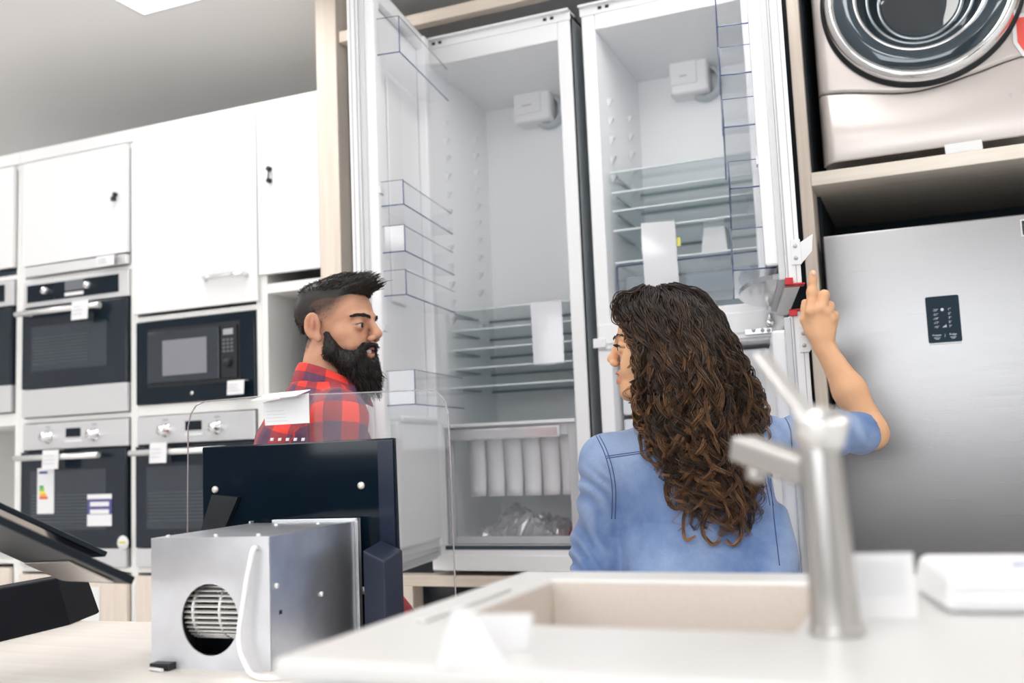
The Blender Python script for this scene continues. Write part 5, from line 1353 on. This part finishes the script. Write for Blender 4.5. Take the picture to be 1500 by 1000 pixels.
def plaid(name, cell=.046):
    M = mat(name, (.3, .02, .02), .85, sheen=.1); nt, b = nodes_of(M)
    a = attr_node(nt, 'weave'); sx = nt.nodes.new('ShaderNodeSeparateXYZ'); nt.links.new(a.outputs['Vector'], sx.inputs[0])
    def stripe(o):
        d = nt.nodes.new('ShaderNodeMath'); d.operation = 'DIVIDE'; d.inputs[1].default_value = cell*2; nt.links.new(o, d.inputs[0])
        fr = nt.nodes.new('ShaderNodeMath'); fr.operation = 'FRACT'; nt.links.new(d.outputs[0], fr.inputs[0])
        g = nt.nodes.new('ShaderNodeMath'); g.operation = 'GREATER_THAN'; g.inputs[1].default_value = .5; nt.links.new(fr.outputs[0], g.inputs[0]); return g.outputs[0]
    h, v = stripe(sx.outputs[0]), stripe(sx.outputs[1])
    red, mar, navy = rgb(226, 46, 40), rgb(138, 34, 58), rgb(40, 42, 86)
    r1 = mixc(nt, v, red, mar); r2 = mixc(nt, v, mar, navy); col = mixc(nt, h, r1, r2)
    n = nt.nodes.new('ShaderNodeTexNoise'); n.inputs['Scale'].default_value = 60; n.inputs['Detail'].default_value = 3
    nt.links.new(a.outputs['Vector'], n.inputs['Vector'])
    mm = nt.nodes.new('ShaderNodeMath'); mm.operation = 'MULTIPLY'; mm.inputs[1].default_value = .22; nt.links.new(n.outputs['Fac'], mm.inputs[0])
    nt.links.new(mixc(nt, mm.outputs[0], col, rgb(238, 120, 80)), b.inputs['Base Color'])
    return M
M_PLAID = plaid('checked_cloth')
shirt = mesh_obj('checked_shirt', sv, sf, M_PLAID, MAN, {'weave': pa})
# sharp shirt collar standing round the neck
rows = []; wv = []
for i in range(33):
    a = math.radians(-160+320*i/32); back = math.cos(a)                # a = 0 at the nape
    d = -mF*math.cos(a)+mR*math.sin(a)
    cen = nb+mF*(.012)
    hgt = .036+.008*back
    drop = (1-back)/2
    base = cen+d*.073-U_C*(.014+.035*drop)
    top = cen+d*.070+U_C*(hgt-.050*drop)+mF*.004
    fold_ = top+d*.009-U_C*.004
    tip = cen+d*(.092+.014*drop)-U_C*(.012+.060*drop)
    rows.append([tuple(base), tuple(top), tuple(top+d*.005+U_C*.002), tuple(fold_), tuple((fold_+tip)/2+d*.004), tuple(tip)])
    wv.append([(a*.075, y, 0) for y in (.0, .03, .033, .036, .055, .075)])
cm = MB().grid(rows); o = cm.build('shirt_collar', M_PLAID, shirt)
at = o.data.attributes.new('weave', 'FLOAT_VECTOR', 'POINT'); at.data.foreach_set('vector', np.array(wv, np.float32).ravel())
sm = o.modifiers.new('cloth', 'SOLIDIFY'); sm.thickness = .003; sm.offset = 0
o.modifiers.new('sub', 'SUBSURF').render_levels = 1
# trousers and shoes
def trousers(who, hip, R_, F_, m, ms, name, lenk=.42, w=1.0):
    ft = Field(axis_([(hip[0]-.26, hip[0]+.26, .011)]), axis_([(hip[1]-.30, hip[1]+.30, .011)]), axis_([(.06, hip[2]+.06, .012)]))
    ft.loft([(hip-U_C*.10, .175*w, .118), (hip+U_C*.03, .168*w, .116)], R_, F_, .03, 2.4)
    for sgn in (1, -1):
        hp = hip+R_*.085*sgn-U_C*.04; kn = hp-U_C*lenk+F_*.02; an = np.array([kn[0], kn[1], .09])-F_*.02
        ft.cap(hp, kn, .098*w, .070, .03); ft.cap(kn, an, .068, .058, .02)
        MB().lathe([(.001, -.02), (.03, -.018), (.044, .0), (.046, .08), (.044, .20), (.034, .25), (.001, .262)], tuple(np.array([an[0], an[1], .046])-F_*.07), tuple(F_), 18).build('shoe', ms, who)
    v, f_ = ft.mesh(1); mesh_obj(name, v, f_, m, who)
trousers(MAN, hip, mR, mF, mat('dark_jeans', (.03, .04, .07), .8, bump=.3, bscale=400), M_BLACK, 'trousers')
# ------------------------------------------------------------------ curly-haired woman in a denim shirt, seen from behind, face turned left
from mathutils.bvhtree import BVHTree
yD = 2.12
wO = dep(966, 509, yD+.02); ws = .96
wy = math.radians(12)
wB = frame(-math.cos(wy)*R_C+math.sin(wy)*F_C+.03*U_C, U_C-.03*R_C)
wF = math.cos(math.radians(8))*F_C-math.sin(math.radians(8))*R_C; wR = np.cross(wF, U_C)
nbw = dep(985, 622, yD+.07)
wh = np.array([nbw[0], nbw[1], .90])+R_C*.075-F_C*.01
WOM = thing('person', 'woman with long dark curly hair in a blue denim shirt, right hand raised', 'person', (wh[0], wh[1], 0))
sL = dep(888, 676, yD+.06); eL = dep(874, 800, yD+.08); kL = dep(866, 905, yD-.02)
sR = dep(1098, 650, yD+.06); eR = dep(1271, 632, yD+.10); kR = dep(1207, 507, yD+.14)
HD = yD+.14
lo = np.array([min(kL[0], wh[0])-.30, wh[1]-.32, -.005]); hi = np.array([kR[0]+.22, kR[1]+.22, 1.72])
xs = axis_([(lo[0], wO[0]-.15, .010), (wO[0]-.15, wO[0]+.10, .0032), (wO[0]+.10, kR[0]-.07, .009), (kR[0]-.07, kR[0]+.13, .0028), (kR[0]+.13, hi[0], .01)])
ya = min(wO[1], kR[1])-.12; yb = max(wO[1], kR[1])+.14
ys = axis_([(lo[1], ya, .010), (ya, yb, .0030), (yb, hi[1], .010)])
za = wO[2]-.16
f = Field(xs, ys, axis_([(lo[2], za, .010), (za, wO[2]+.20, .0030)]))
f.cap(wO+wB@[0, -.025, -.05], nbw-U_C*.01, .047, .052, .02)
f.loft([(wh, .150, .09), (wh+U_C*.14, .125, .070), (wh*.4+nbw*.6-U_C*.03+F_C*.02, .130, .070), (nbw-U_C*.13+F_C*.02, .125, .060), (nbw-U_C*.06, .07, .045)], wR, wF, .03, 2.2)
f.chain([sL, eL, kL], [.042, .034, .025], .02); f.cap(kL, kL-U_C*.09+wF*.02, .026, .018, .02, flat=(wR, .6))
cuff0 = eR-(eR-sR)/np.linalg.norm(eR-sR)*.045
mid = (eR+kR)/2+R_C*.008-U_C*.004
f.chain([sR, cuff0, eR], [.040, .033, .036], .015); f.cap(eR+R_C*.012-U_C*.004, mid, .0335, .0345, .02); f.cap(mid, kR, .0345, .0225, .02); f.cap(eR+R_C*.014-U_C*.010, eR+R_C*.010, .026, .03, .012)
# right hand: back of the hand to the camera, forefinger pointing up, the others curled
hp = lambda x, y, d: dep(x, y, HD+d)
f.cap(kR, hp(1202, 490, .0), .0225, .026, .014, flat=(F_C, .72))
f.cap(hp(1204, 492, 0), hp(1190, 462, .002), .022, .0165, .012, flat=(F_C, .72)); f.cap(hp(1203, 490, 0), hp(1202, 458, .0), .023, .0165, .012, flat=(F_C, .72))
f.cap(hp(1206, 490, 0), hp(1212, 462, .002), .022, .0155, .012, flat=(F_C, .72)); f.cap(hp(1208, 490, .004), hp(1219, 470, .006), .020, .0145, .012, flat=(F_C, .75))
def finger(pts, rad, k=.004): f.chain(pts, rad, k)
iM, iP, iD, iT = hp(1188, 457, .0), hp(1189.5, 428, .012), hp(1190.5, 411, .014), hp(1191, 400.5, .012)
finger([iM, iP, iD, iT], [.0130, .0112, .0095, .0082], .006); f.ell(iP-F_C*.002, (.0118,)*3, None, .006)
finger([hp(1202, 454, -.002), hp(1207.5, 432, .006), hp(1206, 440, .038), hp(1202, 452, .040)], [.0128, .0118, .0098, .0088], .005)
finger([hp(1211, 459, .0), hp(1215.5, 448, .012), hp(1212, 456, .040), hp(1207, 466, .040)], [.0120, .0108, .0092, .0084], .005)
finger([hp(1218, 468, .004), hp(1222.5, 462, .014), hp(1218, 468, .036), hp(1213, 476, .036)], [.0110, .0096, .0084, .0076], .005)
finger([hp(1188, 486, .012), hp(1180, 468, .018), hp(1180, 452, .024), hp(1179, 443, .026)], [.0150, .0118, .0100, .0082], .008)
for x, y, r in ((1188, 456, .010), (1202, 452, .0105), (1211.5, 457, .0095), (1218.5, 467, .0085)): f.ell(hp(x, y, -.006), (r, r*.8, r), None, .008)
# legs
for sgn in (1, -1):
    h0 = wh+wR*.08*sgn-U_C*.04; kn = h0-U_C*.41+wF*.02; an = np.array([kn[0], kn[1], .09])-wF*.02
    f.cap(h0, kn, .078, .052, .03); f.cap(kn, an, .05, .034, .02); f.cap(an-U_C*.045, an+wF*.14-U_C*.05, .036, .03, .02)
ww = head_sdf(f, wO, wB, False, ws)
V, Fc = f.mesh(1)
q = (V-wO)@wB/ws
lips = np.exp(-((np.abs(q[:, 2]+.0635)/.0115)**2+(q[:, 0]/.024)**4))*(q[:, 1] > .076)*(np.linalg.norm(q, axis=1) < .2)
lash = np.exp(-((q[:, 2]-(.0030-1.6e1*(np.abs(q[:, 0])-.034)**2))/.0018)**2)*(np.abs(np.abs(q[:, 0])-.035) < .016)*(q[:, 1] > .072)*(np.abs(q[:, 0]) < .06)
M_WSKIN = skin_mat('woman_skin', rgb(226, 180, 142), rgb(214, 162, 122), rgb(190, 96, 92), rgb(36, 24, 22))
body = mesh_obj('body', V, Fc, M_WSKIN, WOM, {'lips': lips, 'stub': lash})
smile_teeth(WOM, ww)
eyes(WOM, ww, wB, ws, 'dark', (0, 1, -.02))
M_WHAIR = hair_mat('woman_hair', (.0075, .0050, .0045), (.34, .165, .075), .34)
for sx in (-1, 1):
    bp_ = []
    for k in range(80):
        u = rng.rand(); x = sx*(.014+.038*u); z = .0205+.0075*math.sin(u*2.5)+rng.normal(0, .0012); y = .1005-.013*u-.012*u*u
        a = np.array([x, y, z]); d = np.array([sx*.009, -.004*u, .002*(1-2*u)])
        bp_.append([ww(*(a+d*t_+np.array([0, .0010*math.sin(t_*3.1), 0]))) for t_ in np.linspace(0, 1, 4)])
    for k in range(26):     # lashes
        u = k/25; x = sx*(.024+.022*u); y0 = .0925-.012*u*u
        bp_.append([ww(x+sx*.003*t_*u, y0+.009*t_, .0015+.0035*t_+.002*t_*t_) for t_ in np.linspace(0, 1, 4)])
    strands('eyebrow', np.array(bp_), np.linspace(.0008, .0003, 4)[None].repeat(len(bp_), 0), M_WHAIR, WOM, 4, {'tone': np.full((len(bp_), 4), .02)})
# nail on the raised forefinger
nn = iT-F_C*.0068-U_C*.001
f2 = Field(*[axis_([(nn[i]-.012, nn[i]+.012, .001)]) for i in range(3)]); f2.ell(nn, (.0048, .0022, .0062), frame(F_C), .001)
v, fc = f2.mesh(1); mesh_obj('fingernail', v, fc, mat('nail', rgb(236, 190, 176), .2), WOM)
# ---- denim shirt
fs = Field(axis_([(wh[0]-.40, eR[0]+.10, .0052)]), axis_([(wh[1]-.24, wh[1]+.36, .0055)]), axis_([(.84, nbw[2]+.07, .0052)]))
fs.loft([(wh-U_C*.05-R_C*.005, .195, .130), (wh+U_C*.12-R_C*.008, .190, .120), (dep(1024, 760, yD+.075), .186, .115), (dep(1012, 700, yD+.068), .178, .108), (dep(1000, 668, yD+.066), .158, .095), (nbw-U_C*.045-F_C*.004, .110, .076), (nbw-U_C*.015, .066, .060), (nbw+U_C*.012, .058, .054)], wR, wF, .03, 2.2)
fs.cap(nbw-U_C*.045-R_C*.05, sL, .042, .054, .03); fs.cap(nbw-U_C*.035+R_C*.06, sR, .044, .056, .03)
fs.chain([sL, eL], [.0545, .0495], .02); fs.cap(eL, kL, .050, .043, .02)
cuff = eR-(eR-sR)/np.linalg.norm(eR-sR)*.030
fs.cap(sR, cuff, .0555, .0475, .03)
c2 = cuff+(eR-sR)/np.linalg.norm(eR-sR)*.014
fs.cap(cuff-(eR-sR)*.10, c2, .0500, .0490, .006)
axR = (eR-sR)/np.linalg.norm(eR-sR)
n1, n2, n3 = sines(21, 14, 14, 34), sines(22, 18, 45, 95), sines(23, 12, 24, 50)
def denim_d(P):
    end = np.clip((.02-((P-cuff)@axR))/.03, .12, 1)
    d = (.0048*n1(P)+.0014*n2(P))*end
    # slanting creases on the hanging sleeve, ring creases on the raised one
    sl = np.clip((-(P-sL)@R_C+.015)/.03, 0, 1)*np.clip((sL[2]+.01-P[:, 2])/.05, 0, 1)
    d += .0042*sl*np.sin(P[:, 2]*120+(P@R_C)*90+3.6*n3(P))
    ra = np.clip(((P-sR)@axR-.0)/.04, 0, 1)*np.clip((P[:, 2]-sR[2]+.09)/.04, 0, 1)
    d += .0046*ra*end*np.sin(((P-sR)@axR)*115+P[:, 2]*60+1.8*n3(P))
    pull = np.clip(((P-sR)@R_C+.07)/.05, 0, 1)*np.clip((sR[2]-.02-P[:, 2])/.05, 0, 1)
    d += .0040*pull*np.sin((P@R_C)*70-P[:, 2]*38+n3(P))
    return d
fs.disp(denim_d)
e_ = c2+axR*.026
fs.half(e_, axR*1.0+U_C*.30)
sv, sf = fs.mesh(1)
M_DENIM = mat('denim', rgb(116, 148, 196), .85, sheen=.2); nt, b = nodes_of(M_DENIM)
tc = nt.nodes.new('ShaderNodeTexCoord'); n = nt.nodes.new('ShaderNodeTexNoise'); n.inputs['Scale'].default_value = 9; n.inputs['Detail'].default_value = 5; n.inputs['Roughness'].default_value = .6
nt.links.new(tc.outputs['Object'], n.inputs['Vector'])
r = nt.nodes.new('ShaderNodeValToRGB'); cr_ = r.color_ramp
cr_.elements[0].position = .32; cr_.elements[0].color = (*rgb(80, 108, 156), 1); cr_.elements[1].position = .70; cr_.elements[1].color = (*rgb(136, 160, 200), 1)
nt.links.new(n.outputs['Fac'], r.inputs[0])
fade = mixc(nt, attr_node(nt, 'worn').outputs['Fac'], r.outputs[0], rgb(182, 198, 222))  # shoulder fade plus the painted crest highlights
n2_ = nt.nodes.new('ShaderNodeTexNoise'); n2_.inputs['Scale'].default_value = 420; n2_.inputs['Detail'].default_value = 2
mp = nt.nodes.new('ShaderNodeMapping'); mp.inputs['Scale'].default_value = (1, 1, .25); nt.links.new(tc.outputs['Object'], mp.inputs[0]); nt.links.new(mp.outputs[0], n2_.inputs['Vector'])
m3 = nt.nodes.new('ShaderNodeMath'); m3.operation = 'MULTIPLY'; m3.inputs[1].default_value = .35; nt.links.new(n2_.outputs['Fac'], m3.inputs[0])
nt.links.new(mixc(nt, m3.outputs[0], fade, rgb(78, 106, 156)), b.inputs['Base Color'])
bp = nt.nodes.new('ShaderNodeBump'); bp.inputs['Strength'].default_value = .25; bp.inputs['Distance'].default_value = .001
nt.links.new(n2_.outputs['Fac'], bp.inputs['Height']); nt.links.new(bp.outputs[0], b.inputs['Normal'])
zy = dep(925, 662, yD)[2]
worn_lit = np.clip((sv[:, 2]-zy+.09)/.13, 0, 1)*.55*np.clip(.65+.45*n1(sv), 0, 1)
worn_lit = np.maximum(worn_lit, np.clip(-denim_d(sv)*130-.12, 0, 1)*.40)  # highlights on the crease crests painted pale, on top of the shoulder fade
den = mesh_obj('denim_shirt', sv, sf, M_DENIM, WOM, {'worn': worn_lit})
# collar round the nape (mostly under the hair)
rows = []
for i in range(25):
    a = math.radians(-140+280*i/24); d = -wF*math.cos(a)+wR*math.sin(a); bk = math.cos(a)
    base = nbw+d*.060-U_C*.002; top = nbw+d*.058+U_C*(.026+.008*bk); tip = nbw+d*.078-U_C*(.006+.02*(1-bk)/2)
    rows.append([tuple(base), tuple(top), tuple(top+d*.006-U_C*.002), tuple(tip)])
o = MB().grid(rows).build('shirt_collar', mat('denim'), den); o.modifiers.new('cloth', 'SOLIDIFY').thickness = .003
# stitched seams lying on the cloth
shirt_bvh = BVHTree.FromPolygons([tuple(v) for v in sv], [tuple(x) for x in sf])
def on_mesh(bvh, x, y):
    d = Vector(ray(x, y)).normalized(); h = bvh.ray_cast(Vector(CAM), d)
    return None if h[0] is None else np.array(h[0])
def seam(name, pts, m, r=.0009, off=.0006):
    P = []
    for p in smooth_path([np.array([*q, 0.0]) for q in pts], 10):
        h = on_mesh(shirt_bvh, p[0], p[1])
        if h is not None: P.append(h-ray(p[0], p[1])*off)
    if len(P) > 3: return MB().tube(P, r, 5).build(name, m, den)
M_ST = mat('seam_thread', rgb(62, 78, 120), .8)
for k in (0, 5):
    seam('armhole_seam', [(871+k, 634), (884+k, 660), (893+k, 690), (897+k, 720), (896+k, 760)], M_ST)
    seam('yoke_seam', [(888, 668+k*.6), (930, 662+k*.6), (980, 656+k*.6), (1040, 655+k*.6), (1085, 662+k*.6)], M_ST)
    seam('armhole_seam', [(1100+k, 600), (1106+k, 640), (1118+k, 690), (1128+k, 740)], M_ST)
seam('side_seam', [(1128, 700), (1134, 760), (1142, 828)], M_ST, .0011)
seam('sleeve_seam', [(1146, 604), (1158, 630), (1160, 668)], M_ST, .0013)
# ---- hair: a solid core with long curled locks flowing over it
fh = Field(axis_([(wO[0]-.22, wO[0]+.34, .006)]), axis_([(wO[1]-.25, wO[1]+.22, .006)]), axis_([(1.05, wO[2]+.18, .006)]))
E_ = lambda c, r, k=.03: fh.ell(ww(*c), np.array(r), wB, k)
E_((0, -.020, .040), (.086, .100, .082)); E_((0, -.085, -.015), (.088, .075, .088)); E_((0, -.075, -.085), (.085, .070, .085))
E_((0, .035, .078), (.060, .055, .036)); E_((.074, .006, -.03), (.022, .046, .085)); E_((-.074, .006, -.03), (.022, .046, .085))
for (x, y, d, r), (x2, y2, d2, r2) in zip(((1000, 560, .0, .085), (1012, 620, .0, .078), (1030, 690, .01, .052)), ((1012, 620, .0, .078), (1030, 690, .01, .052), (1045, 765, .015, .022))):
    fh.cap(dep(x, y, yD-.02+d), dep(x2, y2, yD-.02+d2), r, r2, .03, flat=(F_C, .8))
fh.ell(ww(0, .095, -.03), (.062, .046, .094), wB, .008, 'sub')
nh = sines(31, 20, 40, 110); fh.disp(lambda P: .0030*nh(P*np.array([1, 1, .35])))
hv, hf = fh.mesh(1)
HAIR = mesh_obj('hair', hv, hf, M_WHAIR, WOM, {'tone': np.full(len(hv), .02)})
allv = np.concatenate([hv, sv]); allf = [tuple(x) for x in hf]+[tuple(x+len(hv)) for x in sf]
hair_bvh = BVHTree.FromPolygons([tuple(v) for v in allv], allf)
GL = np.array([(940, 424), (914, 430), (902, 448), (912, 474), (930, 504), (935, 545), (932, 582), (936, 618), (958, 662), (984, 712), (1008, 778)], float)
GR = np.array([(985, 421), (1026, 428), (1053, 462), (1074, 508), (1092, 550), (1108, 588), (1107, 632), (1103, 672), (1100, 712), (1094, 752), (1080, 792)], float)
N = 84; tt = np.linspace(0, 1, N); tk = np.linspace(0, 1, len(GL))
gl = np.stack([np.interp(tt, tk, GL[:, i]) for i in (0, 1)], -1); gr = np.stack([np.interp(tt, tk, GR[:, i]) for i in (0, 1)], -1)
def sm(a, n=5):
    for _ in range(n): a = np.concatenate([a[:1], (a[:-2]+2*a[1:-1]+a[2:])/4, a[-1:]])
    return a
paths, rads, tones = [], [], []
rng = np.random.RandomState(17)
def lock(u, tend, curl, nst, wl, off, spread=.006, tone0=0.0, own=None):
    ts = tt*tend; g = gl*(1-u)+gr*u
    px = np.stack([np.interp(ts, tt, g[:, i]) for i in (0, 1)], -1)
    drift = (rng.normal(0, 9) if .12 < u < .9 else abs(rng.normal(0, 7)))*np.linspace(0, 1, N)**1.5+5*np.sin(ts*rng.uniform(4, 9)+rng.uniform(0, 6))*np.clip(ts*3, 0, 1)
    px[:, 0] += drift
    if own is not None:
        o_ = np.array(own, float); sp_ = np.array(smooth_path([np.array([*q, 0.0]) for q in o_], 12))[:, :2]; px = np.stack([np.interp(tt, np.linspace(0, 1, len(sp_)), sp_[:, i]) for i in (0, 1)], -1)
    D = np.full(N, np.nan)
    for i in range(N):
        h = on_mesh(hair_bvh, *px[i])
        if h is not None:
            d_ = float((h-CAM)@FW)
            if d_ < yD+.20: D[i] = d_
    ok = ~np.isnan(D)
    if ok.sum() < 10: return
    D = np.interp(np.arange(N), np.where(ok)[0], D[ok]); D = sm(D, 40)-off
    C = sm(np.array([dep(px[i, 0], px[i, 1], D[i]) for i in range(N)]), 8)
    T = np.gradient(C, axis=0); T /= np.linalg.norm(T, axis=1, keepdims=True)
    A = np.cross(T, F_C); A /= np.linalg.norm(A, axis=1, keepdims=True)+1e-9; Bv = np.cross(T, A)
    s = np.concatenate([[0], np.cumsum(np.linalg.norm(np.diff(C, axis=0), axis=1))])
    ph = rng.uniform(0, 6.28); amp = curl*(.24+.76*np.clip((ts-.10)/.70, 0, 1)**1.2); hand = rng.choice([-1, 1])
    w = 2*math.pi*s/wl; hl = rng.choice([.04, .12, .35, .8], p=[.32, .26, .22, .20])
    for k in range(nst):
        dp = rng.normal(0, .22); o1, o2 = rng.normal(0, spread, 2); am = amp*rng.uniform(.75, 1.25)
        conv = (1-.45*tt)
        tip = np.clip((tt-.86)/.14, 0, 1)
        x1 = am*np.cos(w*hand+ph+dp)*(1+.5*tip)+o1*conv; x2 = am*np.sin(w*hand+ph+dp)*.8+o2*conv*.6
        paths.append(C+A*x1[:, None]+Bv*x2[:, None]); r_ = rng.uniform(.0009, .0017)
        rads.append(r_*(1-.75*tt**3)); g_ = rng.uniform(0, 1)**1.6
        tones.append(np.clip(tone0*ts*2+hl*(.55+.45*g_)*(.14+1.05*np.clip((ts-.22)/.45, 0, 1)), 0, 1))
for i in range(250):
    u = rng.uniform(0, 1); lock(u, rng.uniform(.80, 1.0) if rng.rand() < .75 else rng.uniform(.45, .8), rng.uniform(.007, .017), 10, rng.uniform(.060, .12), rng.uniform(-.004, .020), .0034, rng.choice([0, 0, .12]))
for i in range(46):   # looser locks at the outline
    u = rng.choice([rng.uniform(-.04, .06), rng.uniform(.94, 1.05)]); lock(u, rng.uniform(.55, 1.0), rng.uniform(.008, .016), 4, rng.uniform(.05, .08), rng.uniform(.0, .02), .003, .1)
for own in ([(1078, 540), (1096, 572), (1112, 592), (1121, 588), (1118, 578)], [(1080, 562), (1098, 590), (1112, 602), (1122, 596)], [(1086, 525), (1100, 550), (1113, 563), (1112, 575)], [(1094, 680), (1106, 708), (1098, 732), (1113, 738)],
            [(946, 575), (922, 598), (908, 606), (903, 616)], [(950, 595), (938, 630), (940, 662), (962, 682), (988, 670)], [(1012, 730), (1000, 765), (1006, 790), (1020, 786)], [(1074, 745), (1086, 778), (1076, 798), (1062, 790)], [(1040, 740), (1030, 775), (1042, 796), (1056, 788)],
            [(935, 560), (928, 600), (946, 640), (950, 668)], [(985, 690), (976, 722), (990, 745), (1002, 738)], [(1098, 640), (1108, 665), (1104, 690), (1092, 702)]):
    for _ in range(2): lock(.5, 1.0, .0025, 6, .05, .012, .0022, .25, own)
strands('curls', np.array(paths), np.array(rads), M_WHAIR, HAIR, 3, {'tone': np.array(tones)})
trousers(WOM, wh, wR, wF, mat('dark_jeans'), M_BLACK, 'trousers', .41, .9)
